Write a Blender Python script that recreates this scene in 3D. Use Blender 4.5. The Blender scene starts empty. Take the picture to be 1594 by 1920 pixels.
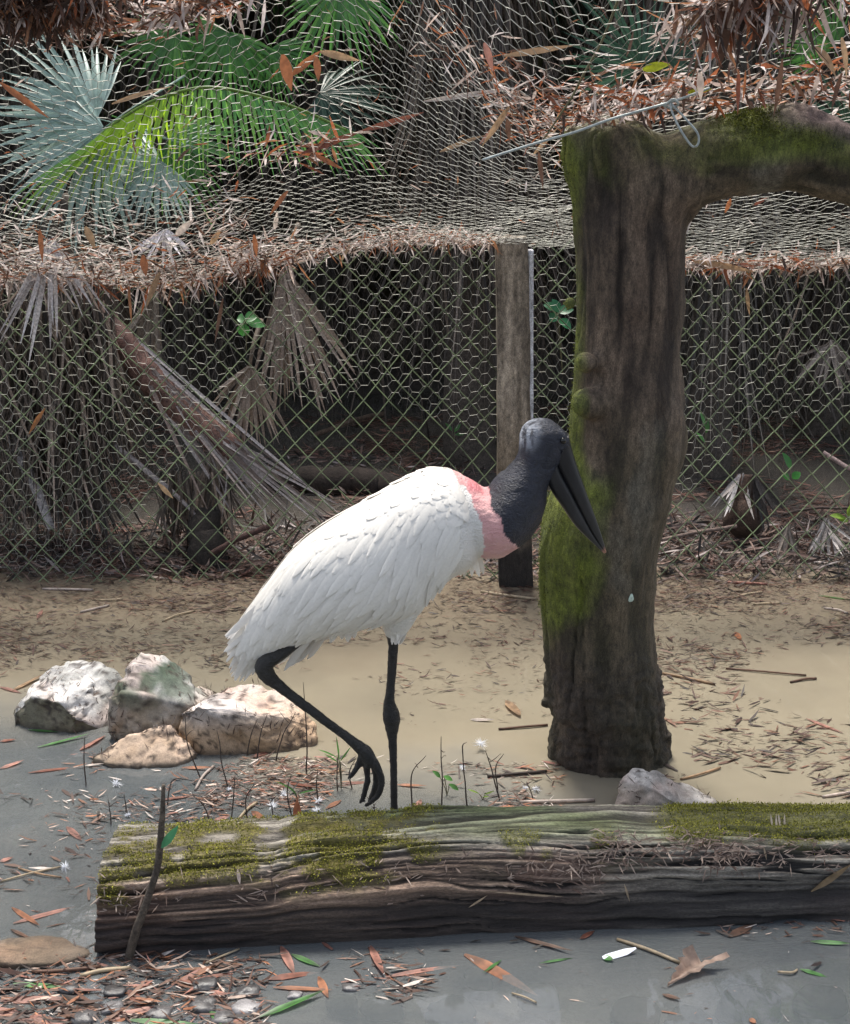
import bpy, bmesh, math, random
import numpy as np
from mathutils import Vector, Matrix
R = math.radians
random.seed(4)
rng = np.random.default_rng(11)
scene = bpy.context.scene
C = scene.collection

# ------------------------------------------------------------------ camera
PW, PH, FPX = 1594, 1920, 2450.0          # photo size and focal length in photo pixels
CAMZ, TILT = 1.85, R(17.2)
cam_d = bpy.data.cameras.new('camera')
cam = bpy.data.objects.new('camera', cam_d)
C.objects.link(cam)
cam.location = (0, 0, CAMZ)
cam.rotation_euler = (math.pi/2 - TILT, 0, 0)
cam_d.sensor_fit = 'VERTICAL'
cam_d.sensor_height = 24
cam_d.lens = 24*FPX/PH
cam_d.clip_start = 0.05
cam_d.clip_end = 2000
scene.camera = cam

# ------------------------------------------------------------------ sky, sun, exposure
SUN_EL, SUN_AZ = R(68), R(-14)            # azimuth from +Y, towards +X
world = bpy.data.worlds.new('World')
scene.world = world
world.use_nodes = True
wn = world.node_tree
bg = wn.nodes['Background']
sky = wn.nodes.new('ShaderNodeTexSky')
sky.sky_type = 'NISHITA'
sky.sun_disc = False
sky.sun_elevation = SUN_EL
sky.sun_rotation = SUN_AZ
sky.dust_density = 3.0
hs = wn.nodes.new('ShaderNodeHueSaturation'); hs.inputs['Saturation'].default_value = .6   # hazy white sky
wn.links.new(sky.outputs[0], hs.inputs['Color']); wn.links.new(hs.outputs[0], bg.inputs[0])
bg.inputs[1].default_value = 0.14
sun_d = bpy.data.lights.new('sun', 'SUN')
sun = bpy.data.objects.new('sun', sun_d)
C.objects.link(sun)
S = Vector((math.sin(SUN_AZ)*math.cos(SUN_EL), math.cos(SUN_AZ)*math.cos(SUN_EL), math.sin(SUN_EL)))
sun.rotation_euler = (-S).to_track_quat('-Z', 'Y').to_euler()
sun.location = (0, 0, 12)
sun_d.energy = 3.3
sun_d.angle = R(14)
sun_d.color = (1.0, 0.95, 0.87)
scene.view_settings.view_transform = 'Standard'
scene.view_settings.look = 'None'
scene.view_settings.gamma = 1
scene.view_settings.exposure = 1.05
scene.render.engine = 'CYCLES'
scene.cycles.use_denoising = True
scene.cycles.max_bounces = 5
scene.cycles.use_adaptive_sampling = True
scene.cycles.adaptive_threshold = .02
scene.cycles.transparent_max_bounces = 8

# ------------------------------------------------------------------ pixel to place
FW = Vector((0, math.cos(TILT), -math.sin(TILT)))
UP = Vector((0, math.sin(TILT), math.cos(TILT)))
def ray(px, py):
    return Vector((1, 0, 0))*((px-PW/2)/FPX) + UP*(-(py-PH/2)/FPX) + FW
def on_z(px, py, z=0.0):
    d = ray(px, py); t = (z-CAMZ)/d.z
    return Vector((d.x*t, d.y*t, z))
def on_y(px, py, Y):
    d = ray(px, py); t = Y/d.y
    return Vector((d.x*t, Y, CAMZ+d.z*t))
def pix(V):                                # world (n,3) to photo pixels
    V = np.asarray(V, float)
    d = V - np.array([0, 0, CAMZ])
    a = d@np.array(FW); u = d@np.array(UP)
    return np.stack([PW/2+FPX*d[:, 0]/a, PH/2-FPX*u/a], 1)

# ------------------------------------------------------------------ noise
def _h(i, j, k):
    v = np.sin(i*127.1+j*311.7+k*74.7)*43758.5453
    return v-np.floor(v)
def vnoise(P):
    P = np.asarray(P, float); I = np.floor(P); f = P-I; f = f*f*(3-2*f)
    i, j, k = I[:, 0], I[:, 1], I[:, 2]; x, y, z = f[:, 0], f[:, 1], f[:, 2]
    def L(a, b, t): return a+(b-a)*t
    return L(L(L(_h(i, j, k), _h(i+1, j, k), x), L(_h(i, j+1, k), _h(i+1, j+1, k), x), y),
             L(L(_h(i, j, k+1), _h(i+1, j, k+1), x), L(_h(i, j+1, k+1), _h(i+1, j+1, k+1), x), y), z)
def fbm(P, o=4):
    P = np.asarray(P, float); s = 0; a = .5; t = 0
    for n in range(o):
        s = s+a*vnoise(P*(2.03**n)+n*17.3); t += a; a *= .5
    return s/t
def sstep(a, b, x):
    t = np.clip((x-a)/(b-a), 0, 1); return t*t*(3-2*t)
def mixc(a, b, t):
    t = np.asarray(t)[..., None]; return np.asarray(a)*(1-t)+np.asarray(b)*t
def unit(v):
    v = np.asarray(v, float); return v/np.maximum(np.linalg.norm(v, axis=-1, keepdims=True), 1e-9)

# ------------------------------------------------------------------ objects and meshes
def tag(o, label=None, cat=None, group=None, kind=None):
    if label: o['label'] = label
    if cat: o['category'] = cat
    if group: o['group'] = group
    if kind: o['kind'] = kind
    return o
def thing(name, label, cat, loc=(0, 0, 0), group=None):
    o = bpy.data.objects.new(name, None); C.objects.link(o)
    o.location = loc; o.empty_display_size = .05
    return tag(o, label, cat, group)
def mesh(name, V, faces, col=None, smooth=True, mat=None):
    """V (n,3); faces a list of index arrays (m,k)"""
    V = np.asarray(V, np.float32)
    if not isinstance(faces, (list, tuple)): faces = [faces]
    faces = [np.asarray(f, np.int32) for f in faces if len(f)]
    me = bpy.data.meshes.new(name)
    me.vertices.add(len(V)); me.vertices.foreach_set('co', V.ravel())
    li = np.concatenate([f.ravel() for f in faces])
    tot = np.concatenate([np.full(len(f), f.shape[1], np.int32) for f in faces])
    st = np.concatenate([[0], np.cumsum(tot)[:-1]]).astype(np.int32)
    me.loops.add(len(li)); me.loops.foreach_set('vertex_index', li)
    me.polygons.add(len(tot)); me.polygons.foreach_set('loop_start', st)
    me.polygons.foreach_set('use_smooth', np.full(len(tot), smooth))
    me.update(calc_edges=True); me.validate()
    if col is not None:
        c = np.ones((len(V), 4), np.float32); c[:, :3] = np.asarray(col)
        a = me.color_attributes.new('Col', 'FLOAT_COLOR', 'POINT')
        a.data.foreach_set('color', c.ravel())
    if mat: me.materials.append(mat)
    return me
def place(name, me, parent=None, loc=None, rot=None, scale=None):
    o = bpy.data.objects.new(name, me); C.objects.link(o)
    if parent is not None: o.parent = parent
    if loc is not None: o.location = loc
    if rot is not None: o.rotation_euler = rot
    if scale is not None: o.scale = scale
    return o
def wloc(o):
    v = Vector((0, 0, 0))
    while o is not None: v = v+o.location; o = o.parent
    return v
def build(name, V, faces, mat, parent=None, col=None, smooth=True, origin=None):
    """V in world metres; the object sits at its parent's base or at origin"""
    base = np.array(wloc(parent)) if parent is not None else np.array(origin if origin is not None else (0, 0, 0))
    me = mesh(name, np.asarray(V)-base, faces, col, smooth, mat)
    return place(name, me, parent, None if parent is not None else base)
def join(parts):
    """[(V, [faces], col)] -> one"""
    Vs, Fs, Cs, n = [], [], [], 0
    for V, F, c in parts:
        V = np.asarray(V, float)
        if not isinstance(F, (list, tuple)): F = [F]
        Vs.append(V); Fs += [np.asarray(f)+n for f in F if len(f)]
        Cs.append(np.broadcast_to(np.asarray(c if c is not None else (1, 1, 1), float), (len(V), 3))); n += len(V)
    return np.concatenate(Vs), Fs, np.concatenate(Cs)

def strips(P, D, N, L, Wd, prof, bend=0.0, twist=0.0, fold=0.0, col=None, wav=0.0):
    """n leaf blades: base P, direction D, face normal N, lengths, widths; prof = relative half widths at stations"""
    P = np.asarray(P, float); n = len(P); m = len(prof)
    D = unit(D); N = np.asarray(N, float); N = unit(N-D*(N*D).sum(1, keepdims=True))
    L = np.broadcast_to(L, (n,)).astype(float); Wd = np.broadcast_to(Wd, (n,)).astype(float)
    bend = np.broadcast_to(bend, (n,)); twist = np.broadcast_to(twist, (n,)); fold = np.broadcast_to(fold, (n,))
    B = np.cross(N, D)
    pos = P.copy(); V = np.zeros((n, m, 3, 3)); d, nn = D, N
    for k in range(m):
        t = k/(m-1)
        a = bend*t
        d = D*np.cos(a)[:, None]-N*np.sin(a)[:, None]
        nn = N*np.cos(a)[:, None]+D*np.sin(a)[:, None]
        if k: pos = pos+d*(L/(m-1))[:, None]
        w = (Wd*prof[k]*.5)
        tw = twist*t
        b = B*np.cos(tw)[:, None]+nn*np.sin(tw)[:, None]
        nn2 = nn*np.cos(tw)[:, None]-B*np.sin(tw)[:, None]
        wv = (wav*np.sin(t*9+np.arange(n)))*w if wav else np.zeros(n)
        V[:, k, 0] = pos+b*w[:, None]+nn2*(fold*w+wv)[:, None]
        V[:, k, 1] = pos
        V[:, k, 2] = pos-b*w[:, None]+nn2*(fold*w-wv)[:, None]
    idx = (np.arange(n)*m*3)[:, None]
    q = []
    for k in range(m-1):
        for s in (0, 1):
            q.append(idx+np.array([k*3+s, (k+1)*3+s, (k+1)*3+s+1, k*3+s+1]))
    F = np.concatenate(q)
    cc = None
    if col is not None:
        cc = np.repeat(np.broadcast_to(np.asarray(col, float), (n, 3)), m*3, axis=0)
    return V.reshape(-1, 3), [F], cc
LEAF = np.array([.15, .7, 1, .9, .6, .05])
LEAF4 = np.array([.2, 1, .8, .05])
BLADE = np.array([.9, 1, .95, .8, .55, .08])
SLIV = np.array([.5, 1, .1])

def tubes(P, rad, s=4, caps=False, col=None):
    """P (n,k,3) polylines, rad scalar / (n,k)"""
    P = np.asarray(P, float); n, k, _ = P.shape
    rad = np.broadcast_to(rad, (n, k))
    T = np.gradient(P, axis=1) if k > 2 else np.repeat((P[:, 1:]-P[:, :1]), 2, axis=1)
    T = unit(T)
    mean = unit(P[:, -1]-P[:, 0]+1e-6)
    ref = np.where(np.abs(mean[:, 2:3]) > .75, np.array([[1., 0, 0]]), np.array([[0, 0, 1.]]))
    ref = np.where(np.abs((mean*ref).sum(1, keepdims=True)) > .95, np.array([[0, 1., 0]]), ref)
    A = unit(np.cross(T, ref[:, None, :])); B = np.cross(T, A)
    ang = np.arange(s)*2*np.pi/s
    V = P[:, :, None]+rad[:, :, None, None]*(A[:, :, None]*np.cos(ang)[:, None]+B[:, :, None]*np.sin(ang)[:, None])
    idx = (np.arange(n)*k*s)[:, None]
    q = []
    for a in range(k-1):
        for b in range(s):
            q.append(idx+np.array([a*s+b, a*s+(b+1) % s, (a+1)*s+(b+1) % s, (a+1)*s+b]))
    F = [np.concatenate(q)]
    if caps:
        F.append(idx+np.arange(s)[::-1]); F.append(idx+(k-1)*s+np.arange(s))
    cc = None
    if col is not None: cc = np.repeat(np.broadcast_to(np.asarray(col, float), (n, 3)), k*s, axis=0)
    return V.reshape(-1, 3), F, cc

def spline(pts, n):
    """Catmull-Rom through rows of pts"""
    p = np.asarray(pts, float); m = len(p)
    e = np.vstack([2*p[0]-p[1], p, 2*p[-1]-p[-2]])
    t = np.linspace(0, m-1-1e-6, n); i = t.astype(int); f = (t-i)[:, None]
    a, b, c, d = e[i], e[i+1], e[i+2], e[i+3]
    return .5*((2*b)+(-a+c)*f+(2*a-5*b+4*c-d)*f**2+(-a+3*b-3*c+d)*f**3)
def stick(pts, r, n=16, s=8, wob=0.0, seed=0):
    p = spline(pts, n)
    rr = spline(np.atleast_2d(np.asarray(r, float)).T, n)[:, 0] if np.ndim(r) else np.full(n, float(r))
    if wob: p = p+(np.stack([vnoise(p*14+seed+q*9) for q in range(3)], 1)-.5)*wob
    return tubes(p[None], rr[None], s, True)
def rings(Cc, A, B, nseg=28, closed=True, e=1.0):
    """closed loft through ellipses: centres Cc, half axes A,B (k,3)"""
    k = len(Cc); ph = np.arange(nseg)*2*np.pi/nseg
    c, s = np.cos(ph), np.sin(ph)
    c = np.sign(c)*np.abs(c)**e; s = np.sign(s)*np.abs(s)**e
    V = (Cc[:, None]+A[:, None]*c[:, None]+B[:, None]*s[:, None]).reshape(-1, 3)
    q = [[a*nseg+b, a*nseg+(b+1) % nseg, (a+1)*nseg+(b+1) % nseg, (a+1)*nseg+b] for a in range(k-1) for b in range(nseg)]
    F = [np.array(q)]
    if closed:
        F += [np.arange(nseg)[None, ::-1], ((k-1)*nseg+np.arange(nseg))[None]]
    return V, F
def facets(hv, hf, k=9):
    """flat hull triangles divided k times, shared corners welded"""
    P = []; F = []; n0 = 0
    ij = [(i, j) for i in range(k+1) for j in range(k+1-i)]; ix = {q: n for n, q in enumerate(ij)}
    b = np.array([[i/k, j/k, 1-(i+j)/k] for i, j in ij])
    T = []
    for i, j in ij:
        if i+j < k: T.append((ix[i, j], ix[i+1, j], ix[i, j+1]))
        if i+j < k-1: T.append((ix[i+1, j], ix[i+1, j+1], ix[i, j+1]))
    T = np.array(T)
    for f in hf:
        P.append(b@hv[f]); F.append(T+n0); n0 += len(b)
    P = np.concatenate(P); F = np.concatenate(F)
    _, i, inv = np.unique(np.round(P*2e4).astype(int), axis=0, return_index=True, return_inverse=True)
    V = P[i]; F = inv.ravel()[F]
    fn = np.cross(V[F[:, 1]]-V[F[:, 0]], V[F[:, 2]]-V[F[:, 0]])
    N = np.zeros_like(V)
    for c in range(3): np.add.at(N, F[:, c], fn)
    N = unit(N); s = np.sign(((V-V.mean(0))*N).sum(1).mean())
    return V, [F if s > 0 else F[:, ::-1]], N*s
def remesh(parts, voxel, smooth=4):
    V, F, _ = join([(v, f, None) for v, f in parts])
    me = mesh('tmp', V, F)
    o = place('tmp', me)
    m = o.modifiers.new('r', 'REMESH'); m.mode = 'VOXEL'; m.voxel_size = voxel
    if smooth:
        m = o.modifiers.new('s', 'SMOOTH'); m.factor = .5; m.iterations = smooth
    dg = bpy.context.evaluated_depsgraph_get()
    ev = o.evaluated_get(dg).to_mesh()
    V = np.empty(len(ev.vertices)*3, np.float32); ev.vertices.foreach_get('co', V)
    Nn = np.empty(len(ev.vertices)*3, np.float32); ev.vertices.foreach_get('normal', Nn)
    li = np.empty(len(ev.loops), np.int32); ev.loops.foreach_get('vertex_index', li)
    q = li.reshape(-1, 4) if len(li) == 4*len(ev.polygons) else None
    o.evaluated_get(dg).to_mesh_clear()
    bpy.data.objects.remove(o); bpy.data.meshes.remove(me)
    return V.reshape(-1, 3).astype(float), [q], Nn.reshape(-1, 3).astype(float)

# ------------------------------------------------------------------ materials
def mat(name):
    m = bpy.data.materials.new(name); m.use_nodes = True
    nt = m.node_tree; p = nt.nodes['Principled BSDF']
    return m, nt, p
def nd(nt, kind, **kw):
    n = nt.nodes.new(kind)
    for k, v in kw.items():
        if k in n.inputs: n.inputs[k].default_value = v
        else: setattr(n, k, v)
    return n
def coords(nt, scale=(1, 1, 1)):
    g = nt.nodes.new('ShaderNodeNewGeometry')
    mp = nt.nodes.new('ShaderNodeMapping'); mp.inputs['Scale'].default_value = scale
    nt.links.new(g.outputs['Position'], mp.inputs[0]); return mp.outputs[0]
def bump(nt, p, h, strength=.5, dist=.01):
    b = nt.nodes.new('ShaderNodeBump'); b.inputs['Strength'].default_value = strength; b.inputs['Distance'].default_value = dist
    nt.links.new(h, b.inputs['Height']); nt.links.new(b.outputs[0], p.inputs['Normal']); return b
def noise(nt, vec, scale, detail=5, rough=.6, dist=0):
    n = nd(nt, 'ShaderNodeTexNoise', Scale=scale, Detail=detail, Roughness=rough, Distortion=dist)
    nt.links.new(vec, n.inputs['Vector']); return n.outputs['Fac']
def ramp(nt, fac, stops):
    r = nt.nodes.new('ShaderNodeValToRGB'); e = r.color_ramp.elements
    while len(e) < len(stops): e.new(.5)
    for q, (p, c) in zip(e, stops): q.position = p; q.color = (*c, 1) if len(c) == 3 else c
    nt.links.new(fac, r.inputs[0]); return r.outputs[0]
def mix(nt, fac, a, b, mode='MIX'):
    m = nt.nodes.new('ShaderNodeMix'); m.data_type = 'RGBA'; m.blend_type = mode
    if isinstance(fac, (int, float)): m.inputs[0].default_value = fac
    else: nt.links.new(fac, m.inputs[0])
    for i, v in ((6, a), (7, b)):
        if isinstance(v, tuple): m.inputs[i].default_value = (*v, 1)
        else: nt.links.new(v, m.inputs[i])
    return m.outputs[2]
def vcol(nt):
    a = nt.nodes.new('ShaderNodeAttribute'); a.attribute_name = 'Col'; return a.outputs['Color']
def solid(name, c, rough=.6, metal=0.0, nscale=40, var=.3, bmp=.3, spec=.5):
    m, nt, p = mat(name)
    v = coords(nt); f = noise(nt, v, nscale)
    lo = tuple(x*(1-var) for x in c); hi = tuple(min(1, x*(1+var)) for x in c)
    nt.links.new(ramp(nt, f, [(.3, lo), (.7, hi)]), p.inputs['Base Color'])
    p.inputs['Roughness'].default_value = rough; p.inputs['Metallic'].default_value = metal
    p.inputs['Specular IOR Level'].default_value = spec
    if bmp: bump(nt, p, f, bmp, .004)
    return m
def leafmat(name, trans=.35, rough=.5, nscale=60, amt=.35):
    """blade colour from the Col attribute with grain, part of the light passing through"""
    m, nt, p = mat(name)
    f = noise(nt, coords(nt), nscale, 4)
    g = ramp(nt, f, [(.3, (1-amt,)*3), (.7, (1+amt*.5,)*3)])
    c = mix(nt, 1.0, vcol(nt), g, 'MULTIPLY')
    nt.links.new(c, p.inputs['Base Color']); p.inputs['Roughness'].default_value = rough
    t = nt.nodes.new('ShaderNodeBsdfTranslucent'); nt.links.new(c, t.inputs[0])
    ms = nt.nodes.new('ShaderNodeMixShader'); ms.inputs[0].default_value = trans
    nt.links.new(p.outputs[0], ms.inputs[1]); nt.links.new(t.outputs[0], ms.inputs[2])
    nt.links.new(ms.outputs[0], nt.nodes['Material Output'].inputs[0])
    return m
def attrmat(name, rough=.8, nscale=90, amt=.35, bmp=.5, bdist=.004, stretch=(1, 1, 1), spec=.4):
    m, nt, p = mat(name)
    f = noise(nt, coords(nt, stretch), nscale, 6, .7)
    fine = noise(nt, coords(nt, tuple(.3+.7*s for s in stretch)), nscale*4.5, 4, .7)
    g = ramp(nt, f, [(.3, (1-amt,)*3), (.7, (1+amt*.8,)*3)])
    g2 = ramp(nt, fine, [(.3, (1-amt*.8,)*3), (.7, (1+amt*.7,)*3)])
    nt.links.new(mix(nt, 1.0, mix(nt, 1.0, vcol(nt), g, 'MULTIPLY'), g2, 'MULTIPLY'), p.inputs['Base Color'])
    p.inputs['Roughness'].default_value = rough; p.inputs['Specular IOR Level'].default_value = spec
    ad = nt.nodes.new('ShaderNodeMath'); ad.operation = 'MULTIPLY_ADD'; ad.inputs[1].default_value = .35
    nt.links.new(fine, ad.inputs[0]); nt.links.new(f, ad.inputs[2])
    bump(nt, p, ad.outputs[0], bmp, bdist)
    return m
M = {}
M['dry'] = leafmat('dry_leaf', .38, .58)
M['green'] = leafmat('green_leaf', .45, .38, 30, .3)
M['wet'] = leafmat('wet_litter', .1, .62)
M['thatch'] = leafmat('dead_palm_blade', .12, .75, 120, .55)
M['moss'] = leafmat('moss', .3, .9, 80, .4)
M['plumage'] = leafmat('plumage', .15, .85, 150, .06)
M['galv'] = solid('galvanised_wire', (.36, .355, .31), .5, .3, 7, .5, 0)
M['pvc'] = solid('green_coated_wire', (.13, .165, .085), .4, 0, 9, .75, 0)
M['twig'] = solid('dead_twig', (.045, .03, .022), .7, 0, 80, .5)
M['trunk'] = attrmat('weathered_trunk_wood', .8, 75, .65, 1.0, .008, (1, 1, .4))
M['log'] = attrmat('weathered_log_wood', .75, 70, .6, 1.0, .007, (.14, 1, 1))
M['rock'] = attrmat('limestone', .8, 60, .3, .6, .005)
M['stem'] = attrmat('palm_stem_fibre', .9, 60, .6, .8, .008)
# ================================================================== the setting
def grid(x0, x1, y0, y1, nx, ny):
    X, Y = np.meshgrid(np.linspace(x0, x1, nx), np.linspace(y0, y1, ny))
    V = np.stack([X.ravel(), Y.ravel(), np.zeros(X.size)], 1)
    i = (np.arange(ny-1)[:, None]*nx+np.arange(nx-1)).ravel()
    return V, np.stack([i, i+1, i+nx+1, i+nx], 1)
def warp(t, k): return np.sign(t)*np.abs(t)**k
V, F = grid(-1, 1, -1, 1, 161, 161)
gx = warp(V[:, 0], 3)*400; gy = warp(V[:, 1], 3)*400+5
def ground_z(x, y):
    far = sstep(7.6, 9.8, y)+sstep(5.5, 8, np.abs(x))+sstep(1.2, -.5, y)+.25*sstep(3.2, 2.2, y)+.16*sstep(-.1, -.7, x)*sstep(2.75, 2.2, y)
    return -.16+.34*np.clip(far, 0, 1)+(fbm(np.stack([x*1.3, y*1.3, x*0], 1))-.5)*.12
V = np.stack([gx, gy, ground_z(gx, gy)], 1)
m, nt, p = mat('mud'); v = coords(nt); f = noise(nt, v, 3, 8)
nt.links.new(ramp(nt, f, [(.3, (.028, .022, .018)), (.7, (.065, .052, .042))]), p.inputs['Base Color'])
p.inputs['Roughness'].default_value = .7; bump(nt, p, noise(nt, v, 25, 6), .6, .03)
tag(build('ground', V, F, m), kind='structure')

# muddy water: mostly opaque silt with a mirror surface, a little of the bed showing through
V, F = grid(-8, 8, .4, 10.5, 3, 3)
m, nt, p = mat('muddy_water'); v = coords(nt)
f = noise(nt, v, .55, 5, .55); f2 = noise(nt, v, 5, 4)
# tan is the sunlit mud; grey paints in the front's shade and sky reflection
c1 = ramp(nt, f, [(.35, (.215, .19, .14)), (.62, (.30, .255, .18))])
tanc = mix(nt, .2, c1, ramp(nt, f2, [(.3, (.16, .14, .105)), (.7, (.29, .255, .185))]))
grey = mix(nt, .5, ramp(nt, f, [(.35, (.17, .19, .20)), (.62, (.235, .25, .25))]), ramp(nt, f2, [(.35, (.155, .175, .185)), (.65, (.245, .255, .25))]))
sx = nt.nodes.new('ShaderNodeSeparateXYZ'); nt.links.new(v, sx.inputs[0])
def mth(op, a, b):
    n_ = nt.nodes.new('ShaderNodeMath'); n_.operation = op
    for i_, q_ in ((0, a), (1, b)):
        if isinstance(q_, (int, float)): n_.inputs[i_].default_value = q_
        else: nt.links.new(q_, n_.inputs[i_])
    return n_.outputs[0]
def rng_(val, a, b, c, d):
    n_ = nt.nodes.new('ShaderNodeMapRange'); n_.interpolation_type = 'SMOOTHSTEP'
    for i_, q_ in enumerate((a, b, c, d)): n_.inputs[i_+1].default_value = q_
    nt.links.new(val, n_.inputs[0]); return n_.outputs[0]
shade_edge = mth('ADD', rng_(sx.outputs[0], -.75, -.4, 3.78, 3.32), rng_(sx.outputs[0], .1, .7, 0, -.34))
shade_edge = mth('ADD', shade_edge, mth('MULTIPLY', mth('SUBTRACT', noise(nt, v, 2.2, 4), .5), .55))
lit_silt = mth('MULTIPLY', rng_(mth('SUBTRACT', sx.outputs[1], shade_edge), -.3, .34, 0, 1), rng_(sx.outputs[1], 4.9, 5.7, 1, .1))  # tan also fades past the fence, painting in the shade there
nt.nodes.remove(p)
bn = nt.nodes.new('ShaderNodeBump'); bn.inputs['Strength'].default_value = 1.0; bn.inputs['Distance'].default_value = .02
# slow swell everywhere; short choppy ripples where the water stirs by the log end and the boulders
def spot(x_, y_, r_):
    dx, dy = mth('SUBTRACT', sx.outputs[0], x_), mth('SUBTRACT', sx.outputs[1], y_)
    return rng_(mth('SQRT', mth('ADD', mth('MULTIPLY', dx, dx), mth('MULTIPLY', mth('MULTIPLY', dy, dy), .5)), 0), 0, r_, 1, 0)
g1, g2, g3 = on_z(150, 1715), on_z(20, 1470), on_z(25, 1530)
chop = mth('ADD', spot(g1.x, g1.y, .13), mth('ADD', mth('MULTIPLY', spot(g2.x, g2.y, .09), .7), mth('MULTIPLY', spot(g3.x, g3.y, .08), .6)))
hgt = mth('ADD', mth('MULTIPLY', noise(nt, coords(nt, (1, .5, 1)), 3.2, 2, .5), .35), mth('MULTIPLY', mth('MULTIPLY', noise(nt, coords(nt, (1, .7, 1)), 30, 2, .5), chop), .75))
nt.links.new(mth('ADD', hgt, mth('MULTIPLY', noise(nt, coords(nt, (1, .5, 1)), 11, 2, .5), .05)), bn.inputs['Height'])
peat = mth('MULTIPLY', rng_(mth('ADD', sx.outputs[1], mth('MULTIPLY', mth('SUBTRACT', noise(nt, v, 1.6, 4), .5), 1.4)), 3.9, 5.1, 0, 1), .55)      # red-brown leaf stain along the fence
df = nt.nodes.new('ShaderNodeBsdfDiffuse'); nt.links.new(mix(nt, peat, mix(nt, lit_silt, grey, tanc), (.17, .125, .09)), df.inputs[0])
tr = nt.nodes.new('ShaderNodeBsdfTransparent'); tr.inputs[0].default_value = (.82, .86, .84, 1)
body = nt.nodes.new('ShaderNodeMixShader'); nt.links.new(rng_(lit_silt, 0, 1, .62, .14), body.inputs[0])
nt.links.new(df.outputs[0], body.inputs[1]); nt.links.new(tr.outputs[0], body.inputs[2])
gl = nt.nodes.new('ShaderNodeBsdfGlossy'); gl.inputs['Roughness'].default_value = .03; nt.links.new(bn.outputs[0], gl.inputs['Normal'])
fz = nt.nodes.new('ShaderNodeFresnel'); fz.inputs[0].default_value = 1.45; nt.links.new(bn.outputs[0], fz.inputs['Normal'])
ms = nt.nodes.new('ShaderNodeMixShader'); nt.links.new(fz.outputs[0], ms.inputs[0])
nt.links.new(body.outputs[0], ms.inputs[1]); nt.links.new(gl.outputs[0], ms.inputs[2])
nt.links.new(ms.outputs[0], nt.nodes['Material Output'].inputs[0])
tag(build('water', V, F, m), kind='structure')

# ================================================================== tree trunk post with arching limb
TY = 3.54
rows = [(235, 1052, 1215), (255, 1048, 1245), (300, 1058, 1268), (345, 1066, 1272), (420, 1075, 1284), (500, 1080, 1280), (600, 1083, 1275), (700, 1080, 1281),
        (800, 1071, 1283), (850, 1064, 1278), (900, 1050, 1265), (935, 1030, 1257), (1000, 1012, 1241), (1060, 1010, 1229),
        (1150, 1016, 1222), (1250, 1018, 1232), (1310, 1014, 1241), (1345, 1030, 1246), (1400, 1033, 1256), (1450, 1040, 1258), (1520, 1044, 1260)]
sec = []
for y, l, r in rows:
    a, b = on_y(l, y, TY), on_y(r, y, TY)
    sec.append([(a.x+b.x)/2, TY, (a.z+b.z)/2, (b.x-a.x)/2])
sec = spline(sec, 70)
n = len(sec); Z = np.zeros(n)
tp = rings(sec[:, :3], np.stack([sec[:, 3], Z, Z], 1), np.stack([Z, sec[:, 3]*.95, Z], 1), 40)
lim = [((1165, 262), (1150, 470)), ((1215, 255), (1240, 455)), ((1262, 240), (1290, 405)), ((1320, 222), (1335, 374)), ((1400, 206), (1400, 357)), ((1480, 196), (1470, 353)),
       ((1560, 214), (1540, 368)), ((1625, 248), (1594, 385)), ((1700, 300), (1650, 425)), ((1775, 375), (1715, 480))]
ls = []
for i, (t, b) in enumerate(lim):
    a, c = on_y(*t, TY-.01*i), on_y(*b, TY-.01*i); q = (a+c)/2; h = (a-c)/2
    ls.append([q.x, q.y, q.z, h.x, h.y, h.z])
ls = spline(ls, 50)
hl = np.linalg.norm(ls[:, 3:], axis=1); Z = np.zeros(50)
lp = rings(ls[:, :3], ls[:, 3:], np.stack([Z, hl*.95, Z], 1), 36)
kn = []
for (px, py, r) in ((1026, 1312, .03), (1252, 1385, .022), (1040, 1408, .02), (1096, 745, .05), (1092, 668, .035), (1060, 560, .02)):
    c = np.array(on_y(px, py, TY-.03 if px > 1060 else TY-.02)); c[1] -= 0 if px in (1026, 1252, 1040) else .09
    Zk = np.linspace(-1, 1, 7); rr = np.sqrt(np.maximum(.02, 1-Zk**2))*r
    kn.append(rings(np.stack([c[0]+0*Zk, c[1]+0*Zk, c[2]+Zk*r*.9], 1), np.stack([rr, 0*rr, 0*rr], 1), np.stack([0*rr, rr, 0*rr], 1), 14))
for (px, py, r) in ((1225, 315, .085), (1262, 372, .075), (1180, 290, .09), (1120, 290, .10)):
    c = np.array(on_y(px, py, TY)); Zk = np.linspace(-1, 1, 11); rr = np.sqrt(np.maximum(.02, 1-Zk**2))*r
    kn.append(rings(np.stack([c[0]+0*Zk, c[1]+0*Zk, c[2]+Zk*r], 1), np.stack([rr, 0*rr, 0*rr], 1), np.stack([0*rr, rr*1.15, 0*rr], 1), 20))
V, F, Nn = remesh([tp, lp]+kn, .0075, 16)
onlimb = sstep(.62, .8, V[:, 0])
s1 = np.where(onlimb[:, None] > .5, V*np.array([4, 22, 22]), V*np.array([24, 24, 3.2]))
w = np.stack([fbm(V*np.array([3, 3, 1.5])+7), fbm(V*np.array([3, 3, 1.5])+31), V[:, 2]*0], 1)*1.6
g = fbm(s1+w, 4)
crack = 1-np.abs(2*fbm(s1*np.array([.8, .8, .5])+w*.6+50, 2)-1)
crack = crack*(.55+.6*fbm(V*np.array([6, 6, 2])+70, 2))
low = sstep(.42, .25, V[:, 2])
rough = fbm(V*np.array([38, 38, 60]), 3)
disp = (g-.5)*.016+(fbm(V*6, 3)-.5)*.035-sstep(.80, .95, crack)*.010+low*(rough-.5)*.026
V = V+Nn*disp[:, None]
px = pix(V)
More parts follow.
